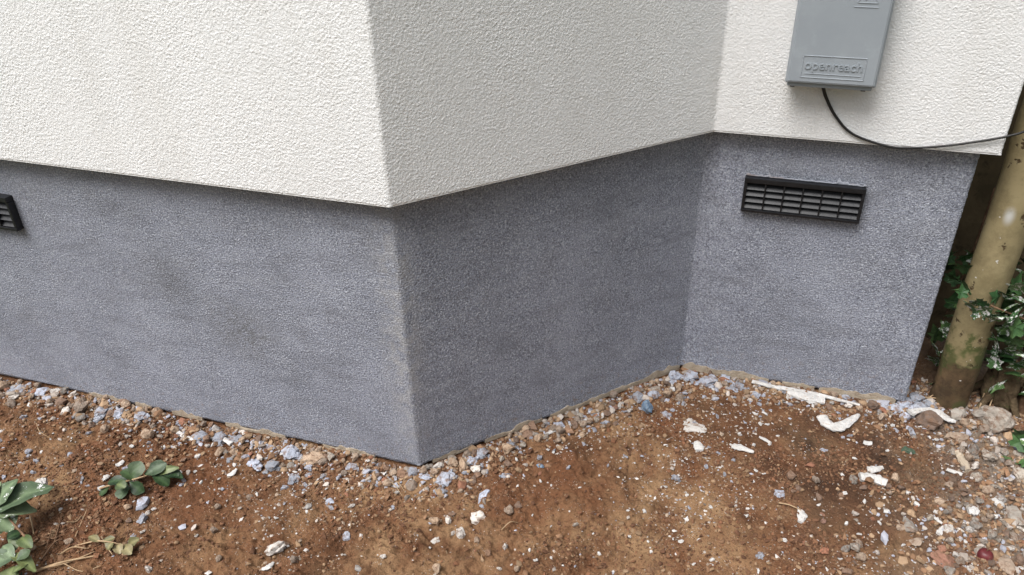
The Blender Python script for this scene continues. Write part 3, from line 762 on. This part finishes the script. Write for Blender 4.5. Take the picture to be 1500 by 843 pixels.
# bigger particular stones
def boulder(lab, u, v, wpx, matn, sub=3, squash=.7, sink=.2, planes=10, cat='stone', name='stone'):
    p = ground_hit(u, v); s = wpx*px_size(p); placed.append((p[0], p[1], s*.45))
    o = drop(name, rock_mesh(name, rs, M[matn], sub, planes+4, squash, .035), p[0], p[1], s*1.05, rs, sink, .3); return tag(o, lab, cat)
boulder('red brick fragment on the soil beside the dark red fruit', 1378, 826, 32, 'brick', 3, .75, .1, 7, 'brick', 'brick_fragment')
boulder('reddish brown stone under a white crust by the drainpipe', 1358, 622, 38, 'brown', 3, .6, .1)
boulder('grey mortar lump against the drainpipe foot', 1405, 612, 30, 'grey', 3, .7, .2)
boulder('largest pale grey mortar lump in the rubble below the ivy', 1462, 622, 48, 'grey', 3, .55, .2)
boulder('grey rubble lump between drainpipe and wooden post', 1437, 612, 26, 'grey', 3, .7, .2)
boulder('tan slab of rubble next to the white crust', 1396, 640, 34, 'tan', 3, .4, .1)
boulder('grey rounded stone in rubble near tan wood offcut', 1446, 676, 24, 'grey', 3, .7, .2)
boulder('grey rounded stone left of another in the rubble', 1424, 668, 24, 'grey', 3, .7, .2)
boulder('pinkish brown stone half sunk near the rubble', 1330, 772, 28, 'grey', 3, .5, .4)
boulder('flat grey stone at the far edge of the rubble', 1486, 760, 36, 'grey', 3, .35, .2)
boulder('grey stone standing under the ivy leaf', 1492, 702, 26, 'grey', 3, .8, .2)
boulder('small tan stone beside the pinkish brown stone', 1318, 775, 14, 'tan', 2, .7, .2)
boulder('tan stone left of the brick fragment', 1345, 795, 20, 'tan', 2, .7, .2)
boulder('pale tan stone between brick fragment and flat grey stone', 1475, 832, 34, 'tan', 3, .5, .2)
boulder('pale lumpy stone on soil near the plinth corner', 702, 762, 26, 'pale', 3, .7, .3)
boulder('pale half buried stone below the plinth corner', 676, 783, 20, 'pale', 3, .7, .2)
boulder('pale rough stone low on the bare soil', 405, 808, 30, 'pale', 3, .5, .4)
boulder('largest tan stone in the gravel at the front plinth', 458, 676, 32, 'tan', 3, .65, .1)
boulder('small pale stone on soil below the front plinth', 452, 745, 14, 'pale', 2, .7, .2)
boulder('small dark grey pebble on open soil', 843, 768, 10, 'grey', 2, .7, .2)
boulder('dull green mossy lump beside the pale scraps near the drainpipe', 1330, 657, 22, 'green_lump', 3, .35, .5, 10, 'lump', 'mossy_lump')
boulder('bright blue paint stained lump by the angled plinth', 947, 606, 16, 'tile_blue', 3, .9, .1, 9, 'lump', 'painted_lump')
boulder('small dark blue chip on soil right of the plinth corner', 790, 683, 11, 'tile_blue', 2, .5, .2, 6, 'chip', 'painted_chip')

# dark red round fruit
p = ground_hit(1441, 818); s = 22*px_size(p)
V, F = ico(4); P = V*np.array([.5, .48, .47])*s; P = P*(1-.10*np.exp(-((V[:, 2]-1)**2)/.02))[:, None]
fr = empty('fruit', (p[0], p[1], p[2]+.28*s)); tag(fr, 'small dark red round fruit on the soil beside a brick fragment', 'fruit')
link('skin', mesh('skin', P, F, M['berry'], True), fr)
link('stalk', tube('stalk', [(0, 0, .40*s), (.02*s, 0, .52*s), (.06*s, .02*s, .62*s)], [.04*s, .03*s, .035*s], M['twig'], 6), fr)

# gravel strip along the three plinth faces
groups = {2: 'front plinth of the bay', 3: 'angled plinth of the bay', 4: 'plinth under the air vent'}
gshort = {2: 'front plinth', 3: 'angled plinth', 4: 'vent plinth'}
plan_n = {2: 120, 3: 70, 4: 30}
spans = {2: (LA-1.12, LA+.01), 3: (-.01, LB-.02), 4: (.02, .47)}
wd = {2: .075, 3: .070, 4: .045}
words = {'tan': 'tan', 'brown': 'brown', 'grey': 'grey', 'pale': 'off-white', 'brick': 'reddish'}
for seg in (2, 3, 4):
    k = 0; tries = 0
    while k < plan_n[seg] and tries < 6000:
        tries += 1
        s = rs.uniform(*spans[seg]); dd = .004+abs(rs.normal())*wd[seg]*.55
        if dd > wd[seg]*1.6: continue
        x, y = along(seg, s, dd); sz = float(np.clip(rs.lognormal(math.log(.0165), .32), .009, .034))
        if not free(x, y, sz*.42): continue
        c = rs.choice(['tan', 'brown', 'grey', 'pale', 'brick'], p=[.46, .30, .13, .09, .02])
        o = drop('gravel_stone', rocks[c][int(rs.integers(0, 7))], x, y, sz, rs, .15, .6)
        szw = 'pea sized' if sz < .0135 else ('small' if sz < .0195 else 'larger')
        if seg == 2: plc = 'near the outer corner' if s > LA-.32 else ('below the air vent' if s < LA-.76 else 'halfway along')
        elif seg == 3: plc = 'near the outer corner' if s < .22 else ('near the inner corner' if s > .46 else 'halfway along')
        else: plc = 'near the inner corner' if s < .2 else 'near the wall end'
        how = 'tucked against' if dd < .02 else 'lying out from'
        tag(o, f'{szw} {words[c]} gravel stone {how} the {gshort[seg]} {plc}', 'stone', f'{words[c]} gravel along the {groups[seg]}'); k += 1
# loose stones in the rubble corner and on the soil
def scatter(n, box, szr, cols, lab, grp, k=.8):
    u0, u1, v0, v1 = box; c_ = 0; t = 0
    while c_ < n and t < 4000:
        t += 1; u, v = rs.uniform(u0, u1), rs.uniform(v0, v1); p = ground_hit(u, v); sz = rs.uniform(*szr)
        if wall_dist(p[0], p[1]) < sz*.6 or (p[0] < PE[0]+.02 and p[1] > PE[1]-.01): continue
        if math.hypot(p[0]-PC[0], p[1]-PC[1]) < PR+sz*.5: continue
        if not free(p[0], p[1], sz*.42, k): continue
        c = rs.choice(cols); o = drop('loose_stone', rocks[c][int(rs.integers(0, 7))], p[0], p[1], sz, rs, .25, .6); c_ += 1
        tag(o, ('pea sized ' if sz < .0145 else ('small ' if sz < .021 else 'larger '))+f'{words[c]} stone loose on the soil, nearest {near(p[0], p[1])}', 'stone', f'{words[c]} loose stones nearest {near(p[0], p[1])}')
scatter(85, (1385, 1500, 620, 843), (.009, .022), ['grey', 'grey', 'tan', 'pale', 'brown'], 'stone loose in the rubble patch below the ivy', 'stones in the rubble patch')
scatter(26, (1150, 1400, 700, 843), (.010, .022), ['brown', 'tan', 'grey', 'brown', 'tan', 'brick'], 'stone loose on soil around the brick fragment and white block', 'stones round the brick fragment')
scatter(16, (620, 760, 700, 843), (.010, .022), ['tan', 'pale', 'brown'], 'stone loose on soil out from the plinth corner', 'stones out from the plinth corner')
scatter(22, (40, 600, 640, 843), (.009, .018), ['brown', 'tan', 'pale'], 'stone loose on open soil before the front plinth', 'stones on open soil before the front plinth')

def scatter_flakes(n, box, szr, lab, grp, pool=flakes):
    u0, u1, v0, v1 = box; c_ = 0; t = 0
    while c_ < n and t < 3000:
        t += 1; u, v = rs.uniform(u0, u1), rs.uniform(v0, v1); p = ground_hit(u, v); sz = rs.uniform(*szr)
        if wall_dist(p[0], p[1]) < .02 or (p[0] < PE[0]+.02 and p[1] > PE[1]-.01) or math.hypot(p[0]-PC[0], p[1]-PC[1]) < PR+.02: continue
        if rs.uniform() > np.clip(.5+2.2*float(fbm(np.array([p[0]]), np.array([p[1]]), .16, 2, 71)), .08, 1): continue
        if not free(p[0], p[1], sz*.4): continue
        o = drop('paint_flake', pool[int(rs.integers(0, len(pool)))], p[0], p[1], sz, rs, -.06, .5, rs.uniform(.8, 1.6)); c_ += 1
        cw = 'pale blue' if pool is bflakes else 'white'
        tag(o, ('tiny ' if sz < .0105 else ('small ' if sz < .0135 else 'broad '))+f'{cw} paint flake on the soil, nearest {near(p[0], p[1])}', 'flake', f'{cw} flakes nearest {near(p[0], p[1])}')
scatter_flakes(62, (1060, 1500, 620, 843), (.008, .016), 'small white paint flake on dark soil before the vent plinth and drainpipe', 'white flakes before the vent plinth')
scatter_flakes(40, (640, 1060, 640, 843), (.007, .013), 'small white paint flake on soil before the angled plinth', 'white flakes before the angled plinth')
scatter_flakes(60, (0, 640, 570, 760), (.007, .014), 'small white paint flake on soil before the front plinth', 'white flakes before the front plinth')
scatter_flakes(75, (0, 640, 565, 720), (.008, .020), 'small pale blue paint flake on soil before the front plinth', 'blue flakes before the front plinth', bflakes)
scatter_flakes(40, (640, 1400, 560, 700), (.008, .017), 'small pale blue paint flake on soil before the angled and vent plinths', 'blue flakes before the angled plinth', bflakes)

# thin paint flakes packed along the plinth foot
for seg, cnt in ((2, 90), (3, 60), (4, 45)):
    k = 0; t = 0
    while k < cnt and t < 4000:
        t += 1; x, y = along(seg, rs.uniform(*spans[seg]), .008+abs(rs.normal())*.045); sz = rs.uniform(.008, .020)
        if not free(x, y, sz*.34, .6): continue
        b = rs.uniform() < .68; pool = bflakes if b else flakes; cw = 'pale blue' if b else 'white'
        o = drop('paint_flake', pool[int(rs.integers(0, len(pool)))], x, y, sz, rs, -.10, .7, rs.uniform(.8, 1.5)); k += 1
        tag(o, ('tiny ' if sz < .0115 else ('small ' if sz < .0155 else 'broad '))+f'{cw} paint flake along the {gshort[seg]} foot, nearest {near(x, y)}', 'flake', f'{cw} flakes along the {gshort[seg]} nearest {near(x, y)}')

# ------------------------------------------------------------------ countless crumbs: soil clods and fine flecks
def crumbs(name, n, sizes, palette, wts, density, label, seed, flat=.75):
    r = np.random.default_rng(seed)
    V, F = ico(1)
    if name == 'white_flecks': V = np.array([(1, 0, 0), (-1, 0, 0), (0, 1, 0), (0, -1, 0), (0, 0, 1), (0, 0, -1)], float); F = [(0, 2, 4), (2, 1, 4), (1, 3, 4), (3, 0, 4), (2, 0, 5), (1, 2, 5), (3, 1, 5), (0, 3, 5)]
    F = np.array(F); nvv = len(V)
    xs, ys = [], []
    while len(xs) < n:
        x = r.uniform(-1.3, 1.35, n*2); y = r.uniform(-.56, .6, n*2); d = wall_dist(x, y)
        inside = ((y > 0) & (x < 0)) | ((x >= 0) & (x < IN[0]) & (y > x*math.tan(BETA))) | ((x >= IN[0]) & (x < PE[0]) & (y > PE[1]-.002))
        pr = density(x, y, d)*np.clip((1.35-x)/.2, 0, 1)*np.clip((x+1.3)/.12, 0, 1)*np.clip((y+.56)/.09, 0, 1); ok = (~inside) & (r.uniform(0, 1, n*2) < pr) & (d > .003)
        xs += list(x[ok]); ys += list(y[ok])
    x = np.array(xs[:n]); y = np.array(ys[:n]); z = soil_z(x, y)
    s = np.exp(r.normal(math.log(sizes[0]), sizes[1], n)); s = np.clip(s, sizes[0]*.4, sizes[0]*3.2)
    ang = r.uniform(0, 6.283, n); P = V[None]*(1+.22*r.normal(size=(n, nvv)))[..., None]
    P = P*np.stack([np.ones(n), r.uniform(.55, 1, n), flat*r.uniform(.6, 1.1, n)], 1)[:, None, :]*(s*.5)[:, None, None]
    ca, sa = np.cos(ang)[:, None], np.sin(ang)[:, None]
    tx = r.normal(size=(n, 1))*.35
    Pz = P[..., 2]+tx*P[..., 0]
    Q = np.stack([P[..., 0]*ca-P[..., 1]*sa+x[:, None], P[..., 0]*sa+P[..., 1]*ca+y[:, None], Pz+(z+s*.12)[:, None]], -1)
    tris = (F[None]+(np.arange(n)*nvv)[:, None, None]).reshape(-1, 3)
    m = big_mesh(name, Q.reshape(-1, 3), tris, M['crumbs'], False, 3)
    pal = np.array(palette); col = pal[r.choice(len(pal), n, p=np.array(wts)/sum(wts))]*r.uniform(.7, 1.2, (n, 1))
    at = m.attributes.new('tint', 'FLOAT_COLOR', 'POINT')
    at.data.foreach_set('color', np.repeat(np.column_stack([col, np.ones(n)]), nvv, 0).astype(np.float32).ravel())
    return tag(link(name, m), label, None, None, 'stuff')

crumbs('soil_clods', 34000, (.0038, .5), [(.175, .086, .045), (.115, .054, .029), (.215, .12, .066), (.31, .205, .12), (.215, .098, .050)], [4, 3, 3, 1.5, 1],
       lambda x, y, d: np.clip(.25+.9*fbm(x, y, .12, 3, 90), .05, 1), 'crumbs of red brown earth all over the ground', 101)
crumbs('white_flecks', 10500, (.0036, .5), [(.58, .56, .53), (.46, .41, .36), (.42, .44, .50), (.36, .28, .21)], [2.6, 3, 1.4, 4.5],
       lambda x, y, d: np.clip(.07+.95*np.exp(-(d/.085)**2)*(.6+.8*fbm(x, y, .06, 2, 33))+1.5*np.clip(fbm(x, y, .22, 3, 190)-.08, 0, 1)+.5*np.clip((x-.55)/.4, 0, 1)*np.clip(.5+2*fbm(x, y, .09, 2, 61), 0, 1), .01, 1), 'tiny white and pale flecks of paint and plaster in the soil', 202, .45)
crumbs('fine_gravel', 7500, (.0078, .42), [(.38, .26, .16), (.26, .15, .085), (.34, .30, .26), (.50, .45, .40), (.42, .44, .50), (.28, .13, .08)], [4.5, 4, 1.6, 1.2, 1.6, .6],
       lambda x, y, d: np.clip(1.1*np.exp(-(d/.07)**2)+.006+.75*np.clip((x-.85+.3*fbm(x, y, .2, 2, 8))/.25, 0, 1), 0, 1), 'fine mixed gravel and crumbs by the plinth and rubble', 303)

# ------------------------------------------------------------------ leaves, sprigs, twigs
def leaf_mesh(name, base, tip, width, mat, up=(0, 0, 1), curl=.12, fold=.25, shape='oval', n=7):
    base = np.array(base, float); tip = np.array(tip, float); t = tip-base; l = np.linalg.norm(t); t = t/l
    up = np.array(up, float); b = np.cross(up, t); b /= np.linalg.norm(b); nn = np.cross(t, b); v = []; f = []
    for i in range(n+1):
        q = i/n
        if shape == 'oval': wv = math.sin(math.pi*min(1, q*.92+.04))**.75
        elif shape == 'obovate': wv = (math.sin(math.pi*(q**1.35)*.95+.03))**.8
        else: wv = math.sin(math.pi*q**.8)**.9
        wv = max(wv, .04)*width*.5; c = base+t*l*q+nn*l*curl*(math.sin(math.pi*q))
        for sgn, h in ((-1, fold), (-.5, fold*.4), (0, 0), (.5, fold*.4), (1, fold)):
            v.append(c+b*wv*sgn+nn*wv*h)
    for i in range(n):
        for k in range(4): f.append((5*i+k, 5*i+k+1, 5*i+6+k, 5*i+5+k))
    v = [p+nn*l*.012*rs.normal()+b*width*.03*rs.normal()*(1 if q % 5 in (0, 4) else 0) for q, p in enumerate(v)]
    m0 = len(v); v += [p-nn*.0004 for p in v]
    f += [tuple(m0+j for j in q[::-1]) for q in f]
    m = mesh(name, v, f, mat, True); a = m.attributes.new('rib', 'FLOAT', 'POINT')
    a.data.foreach_set('value', [1.0 if (q % 5) == 2 else 0.0 for q in range(2*m0)]); return m

def sprig(name, lab, cat, stem_uv, lifts, rad, leaves, stem_mat='straw'):
    P = [ground_hit(u, v)+np.array([0, 0, l]) for (u, v), l in zip(stem_uv, lifts)]
    # keep photo direction while lifting: move towards the camera so the pixel still matches
    P = [at_z(u, v, float(soil_z(p[0], p[1]))+l) for (u, v), p, l in zip(stem_uv, P, lifts)]
    rt = P[0]; root = empty(name, rt); tag(root, lab, cat)
    pts = catmull([p-rt for p in P], 6)
    link('stem', tube('stem', pts, list(np.linspace(rad, rad*.45, len(pts))), M[stem_mat], 7), root)
    for (b, t, wpx, mt, l0, l1, shp) in leaves:
        B = at_z(*b, float(soil_z(*ground_hit(*b)[:2]))+l0); T = at_z(*t, float(soil_z(*ground_hit(*t)[:2]))+l1)
        link('leaf', leaf_mesh('leaf', B-rt, T-rt, wpx*px_size(B)*1.2, M[mt], (rs.normal()*.25, rs.normal()*.25-.15, 1), rs.uniform(.04, .14), rs.uniform(.08, .3), shp), root)
    return root

sprig('leafy_sprig', 'dark green leafy sprig lying flat on the bare soil', 'sprig',
      [(146, 716), (170, 709), (198, 702), (225, 694), (248, 690), (263, 686)], [.006, .012, .018, .02, .02, .018], .0022,
      [((193, 703), (206, 676), 22, 'leaf', .018, .045, 'obovate'), ((196, 703), (178, 690), 16, 'leaf', .018, .03, 'oval'), ((212, 696), (244, 679), 18, 'leaf', .02, .04, 'obovate'),
       ((187, 705), (158, 708), 15, 'leaf', .015, .012, 'oval'), ((186, 706), (176, 731), 17, 'leaf', .016, .006, 'obovate'), ((190, 706), (211, 721), 16, 'leaf', .016, .008, 'obovate'),
       ((222, 697), (247, 712), 17, 'leaf', .018, .008, 'obovate'), ((238, 693), (262, 698), 15, 'leaf', .02, .016, 'oval'), ((240, 692), (268, 701), 14, 'leaf', .018, .008, 'oval'),
       ((228, 694), (262, 685), 10, 'leaf_pale', .024, .03, 'oval'), ((170, 710), (184, 714), 14, 'leaf_pale', .02, .026, 'obovate'), ((160, 712), (146, 728), 12, 'leaf', .01, .004, 'oval')])
sprig('withered_sprig', 'small sprig of faded olive leaves below the blue grey chips', 'sprig',
      [(110, 800), (140, 793), (165, 795), (190, 801), (204, 796)], [.004, .012, .014, .012, .01], .0016,
      [((165, 795), (158, 806), 14, 'leaf_dry', .014, .008, 'oval'), ((180, 799), (193, 812), 14, 'leaf_dry', .013, .008, 'obovate'), ((188, 800), (204, 790), 14, 'leaf_dry', .013, .02, 'oval'),
       ((145, 794), (130, 786), 10, 'leaf_dry', .013, .02, 'oval'), ((172, 797), (176, 812), 12, 'leaf_dry', .01, .004, 'oval'), ((150, 794), (168, 788), 10, 'leaf_dry', .013, .02, 'oval')], 'straw')
# broad leaved plant rising at the soil edge
sprig('broad_leaved_plant', 'dusty broad leaved green plant growing beside dry twigs', 'plant',
      [(-18, 905), (18, 860), (40, 800), (22, 770), (-8, 738)], [.0, .012, .035, .05, .06], .0035,
      [((-14, 752), (80, 714), 44, 'leaf_broad', .06, .05, 'point'), ((-12, 748), (26, 702), 34, 'leaf_broad', .06, .075, 'point'), ((-12, 754), (54, 748), 36, 'leaf_broad', .058, .045, 'point'), ((-8, 752), (18, 780), 34, 'leaf_broad', .056, .04, 'point'),
       ((-30, 740), (2, 706), 30, 'leaf_broad', .07, .08, 'point'), ((16, 812), (52, 838), 16, 'leaf_pale', .03, .02, 'oval'), ((10, 790), (34, 778), 15, 'leaf', .05, .05, 'point'), ((4, 800), (22, 822), 18, 'leaf_broad', .04, .03, 'point'), ((12, 836), (30, 852), 16, 'leaf', .02, .015, 'oval'),
       ((8, 768), (-26, 794), 30, 'leaf_broad', .05, .03, 'oval'), ((30, 788), (46, 803), 16, 'leaf_pale', .045, .04, 'oval'),
       ((30, 795), (14, 786), 13, 'leaf_broad', .04, .04, 'oval'), ((20, 815), (-20, 832), 30, 'leaf_broad', .035, .02, 'oval'), ((24, 822), (44, 806), 15, 'leaf', .035, .04, 'obovate'),
       ((20, 830), (6, 868), 22, 'leaf_pale', .03, .015, 'oval'), ((18, 840), (40, 826), 13, 'leaf_pale', .03, .035, 'oval'), ((28, 800), (8, 806), 16, 'leaf_pale', .035, .03, 'oval')], 'twig')

def twig(lab, uvs, lifts, r0, mat='straw', name='twig', cat='twig', group=None):
    P = [ground_hit(u, v)+np.array([0, 0, l+r0*.6]) for (u, v), l in zip(uvs, lifts)]; rt = P[0]
    pts = catmull([p-rt for p in P], 5)
    return tag(link(name, tube(name, pts, list(np.linspace(r0, r0*.5, len(pts))), M[mat], 6), None, rt), lab, cat, group)
tw = [[(62, 838), (100, 826), (140, 812)], [(80, 800), (86, 775), (92, 752)], [(46, 760), (50, 775), (52, 788)], [(60, 825), (82, 800), (94, 795)], [(112, 790), (118, 770), (130, 752)],
      [(66, 790), (84, 792), (100, 778)], [(100, 770), (112, 766), (122, 760)], [(70, 810), (76, 788), (82, 770)], [(150, 790), (158, 804), (166, 816)], [(30, 822), (60, 836), (90, 840)],
      [(90, 815), (108, 806), (128, 806)], [(58, 806), (70, 796), (78, 782)], [(96, 832), (120, 838), (150, 834)]]
for i, t in enumerate(tw):
    twig('dry twig in the tangle beside the broad leaved plant', t, [.003+.006*rs.uniform(), .010*rs.uniform(), .004+.006*rs.uniform()], rs.uniform(.0009, .0021), ['straw', 'twig'][i % 2 if i else 0], group='dry twigs beside the broad leaved plant')
twig('thick pale dry stalk under the tangle of twigs', [(50, 842), (95, 828), (150, 815)], [.004, .006, .003], .0028)
twig('fine straw standing over the lone blue chip', [(513, 776), (518, 758), (528, 738)], [.002, .008, .003], .0008)
twig('short straw by the plinth corner gravel', [(572, 708), (580, 716), (590, 729)], [.003, .006, .002], .0010)
twig('second short straw by the plinth corner gravel', [(580, 706), (588, 716), (594, 724)], [.003, .007, .002], .0008)
twig('dry stalk leading to the shell shaped scrap', [(1140, 739), (1156, 744), (1172, 750)], [.003, .006, .004], .0016)
twig('curved straw on soil below the front plinth', [(54, 622), (60, 636), (74, 641)], [.003, .006, .002], .0010)
twig('thin straw on soil out from the plinth corner', [(735, 778), (748, 774), (760, 768)], [.003, .006, .002], .0012)
twig('thin brown twig on open soil before the angled plinth', [(956, 808), (966, 793), (980, 775)], [.002, .003, .001], .0012, 'twig')

# ------------------------------------------------------------------ ivy by the pipe
def ivy_leaf_data(mat):
    out_ = [(0, 0), (.20, -.10), (.42, .02), (.30, .22), (.50, .46), (.26, .50), (.17, .66), (0, 1.0), (-.17, .66), (-.26, .50), (-.50, .46), (-.30, .22), (-.42, .02), (-.20, -.10)]
    v = [(x, y, -.10*abs(x)-.14*y*y+.03*math.sin(9*x+4*y)) for x, y in out_]+[(0, .35, .05)]
    n = len(out_); f = [(i, (i+1) % n, n) for i in range(n)]
    m0 = len(v); v2 = [(x, y, z-.012) for x, y, z in v]; f2 = [tuple(m0+j for j in q[::-1]) for q in f]
    return mesh('leaf', v+v2, f+f2, mat, False)
ivm = [ivy_leaf_data(M['ivy']), ivy_leaf_data(M['ivy_clean'])]
def ivy(lab, path, spots, seed, stem_r=.002):
    r = np.random.default_rng(seed); rt = np.array(path[0], float); root = empty('ivy', rt); tag(root, lab, 'ivy')
    link('stem', tube('stem', catmull([np.array(p)-rt for p in path], 6), stem_r, M['twig'], 6), root)
    for (u, v, y, wpx, kind) in spots:
        p = at_y(u, v, y); s = wpx*px_size(p)
        o = link('leaf', ivm[kind], root, p-rt); o.scale = (s, s, s)
        # faces the open side, hanging tip
        o.rotation_euler = Euler((math.radians(r.uniform(25, 75)), r.normal()*.35, math.radians(180+r.normal()*40)), 'XYZ')
        if r.uniform() < .25: o.rotation_euler[0] = math.radians(r.uniform(95, 130))
    return root
r5 = np.random.default_rng(55)
sp = []
for k in range(40):
    v = r5.uniform(372, 585); xl = 1398-(v-380)*.30; xr = 1440-(v-380)*.29
    sp.append((r5.uniform(xl, xr), v, PE[1]+r5.uniform(.06, .22), r5.uniform(18, 32), int(r5.uniform() < .6)))
for k in range(14): sp.append((r5.uniform(1385, 1445), r5.uniform(370, 400), PE[1]+r5.uniform(.15, .26), r5.uniform(14, 22), 1))
g0 = ground_hit(1385, 590)
ivy('dark ivy growing in the gap between plinth end and drainpipe', [(1.02, PE[1]+.2, -.03), (1.03, PE[1]+.2, .1), (1.05, PE[1]+.22, .25), (1.06, PE[1]+.24, .42)], sp, 8)
sp = [(1418, 428, .50, 24, 1), (1424, 446, .495, 26, 0), (1440, 462, .49, 28, 0), (1458, 470, .49, 28, 0), (1470, 455, .5, 24, 0), (1478, 480, .5, 32, 0), (1488, 505, .5, 30, 1), (1492, 440, .52, 36, 0), (1486, 428, .54, 34, 1),
      (1496, 520, .5, 30, 0), (1470, 500, .52, 26, 1), (1462, 520, .54, 26, 1), (1490, 470, .56, 30, 1), (1502, 490, .52, 34, 0), (1480, 545, .54, 24, 1), (1450, 530, .58, 20, 1)]
sp += [(1410, 436, .478, 22, 1), (1422, 452, .474, 26, 0), (1436, 458, .472, 28, 0), (1450, 466, .470, 30, 0), (1444, 448, .476, 20, 1), (1464, 462, .474, 28, 0), (1430, 466, .472, 18, 0), (1476, 470, .474, 28, 0), (1488, 492, .474, 36, 1), (1494, 426, .48, 38, 0)]
for k in range(26): sp.append((r5.uniform(1455, 1510), r5.uniform(415, 580), r5.uniform(.50, .56), r5.uniform(20, 32), int(r5.uniform() < .45)))
for k in range(60): sp.append((r5.uniform(1450, 1580), r5.uniform(330, 600), r5.uniform(.58, .74), r5.uniform(24, 38), int(r5.uniform() < .7)))
ivy('glossy ivy splashed with white paint climbing right round the drainpipe', [(1.20, .60, -.03), (1.18, .58, .10), (1.17, .56, .2), (1.12, .50, .24), (1.04, .49, .27)], sp, 9)
sp = [(1488, 655, .38, 30, 1), (1498, 672, .36, 34, 1), (1492, 640, .40, 26, 1), (1505, 655, .37, 34, 0), (1482, 672, .37, 22, 1)]
ivy('short ivy shoot with pale green leaves over the rubble stones', [(1.22, .41, -.03), (1.20, .40, .03), (1.17, .39, .06)], sp, 10)

p = ground_hit(1458, 597); st = empty('root_stump', (p[0]+.01, p[1]+.03, -.03)); tag(st, 'mossy brown root stump between the drainpipe and wooden post', 'stump')
V, F = ico(4); nz = fbm(V[:, 0]*3+V[:, 2]*2, V[:, 1]*3-V[:, 2], 1., 4, 12)
link('wood', mesh('wood', V*np.array([.034, .034, .085])*(1+.35*nz)[:, None]+np.array([0, 0, .05]), F, M['stump'], True), st)
for a_ in (2.6, 3.9, 5.2):
    link('root', tube('root', catmull([(0, 0, .07), (math.cos(a_)*.03, math.sin(a_)*.03, .05), (math.cos(a_)*.055, math.sin(a_)*.05, .02), (math.cos(a_)*.075, math.sin(a_)*.065, .0)], 4), list(np.linspace(.012, .005, 13)), M['stump'], 8), st)
# weathered post at the far side of the ivy
pp = np.array([1.235, .585]); post = empty('wooden_post', (pp[0], pp[1], -.03)); tag(post, 'weathered brown wooden post rising behind ivy beside the drainpipe', 'post')
link('shaft', bevel_box('shaft', -.05, .05, -.05, .05, 0, .55, M['twig'], .006), post)
link('cap', bevel_box('cap', -.058, .058, -.058, .058, 0.551, .58, M['twig'], .008), post)
for i, t in enumerate([[(1446, 606), (1452, 585), (1448, 570)], [(1434, 600), (1440, 582), (1450, 574)], [(1466, 600), (1460, 575), (1456, 555)], [(1470, 596), (1480, 580), (1478, 560)], [(1374, 596), (1378, 575), (1386, 560)], [(1356, 592), (1364, 586), (1374, 590)], [(1352, 585), (1366, 590), (1378, 588)]]):
    twig('pale dry root or stem '+('beside the mossy stump' if i < 4 else 'at the plinth side of the drainpipe foot'), t, [.004, .03, .06] if i < 5 else [.003, .012, .006], .0016, 'straw', 'dry_root', 'root', 'dry roots '+('by the stump' if i < 4 else 'by the drainpipe foot'))

# ------------------------------------------------------------------ the smallest paint flakes beyond about 300 become one object
fl = [o for o in C.objects if o.name.split('.')[0] == 'paint_flake']
fl.sort(key=lambda o: -o.scale[0]/float(np.linalg.norm(np.array(o.location)-CAM)))
vv, ff, mi = [], [], []
for o in fl[285:]:
    mw = o.matrix_basis; b = len(vv); vv += [tuple(mw @ v.co) for v in o.data.vertices]
    ff += [tuple(b+i for i in p.vertices) for p in o.data.polygons]; mi += [1 if o.data.materials[0] == M['blue'] else 0]*len(o.data.polygons)
    bpy.data.objects.remove(o)
m = mesh('tiny_flakes', vv, ff, M['chip']); m.materials.append(M['blue']); m.polygons.foreach_set('material_index', mi)
tag(link('tiny_flakes', m), 'tiniest white and pale blue paint flakes strewn over the soil', None, None, 'stuff')
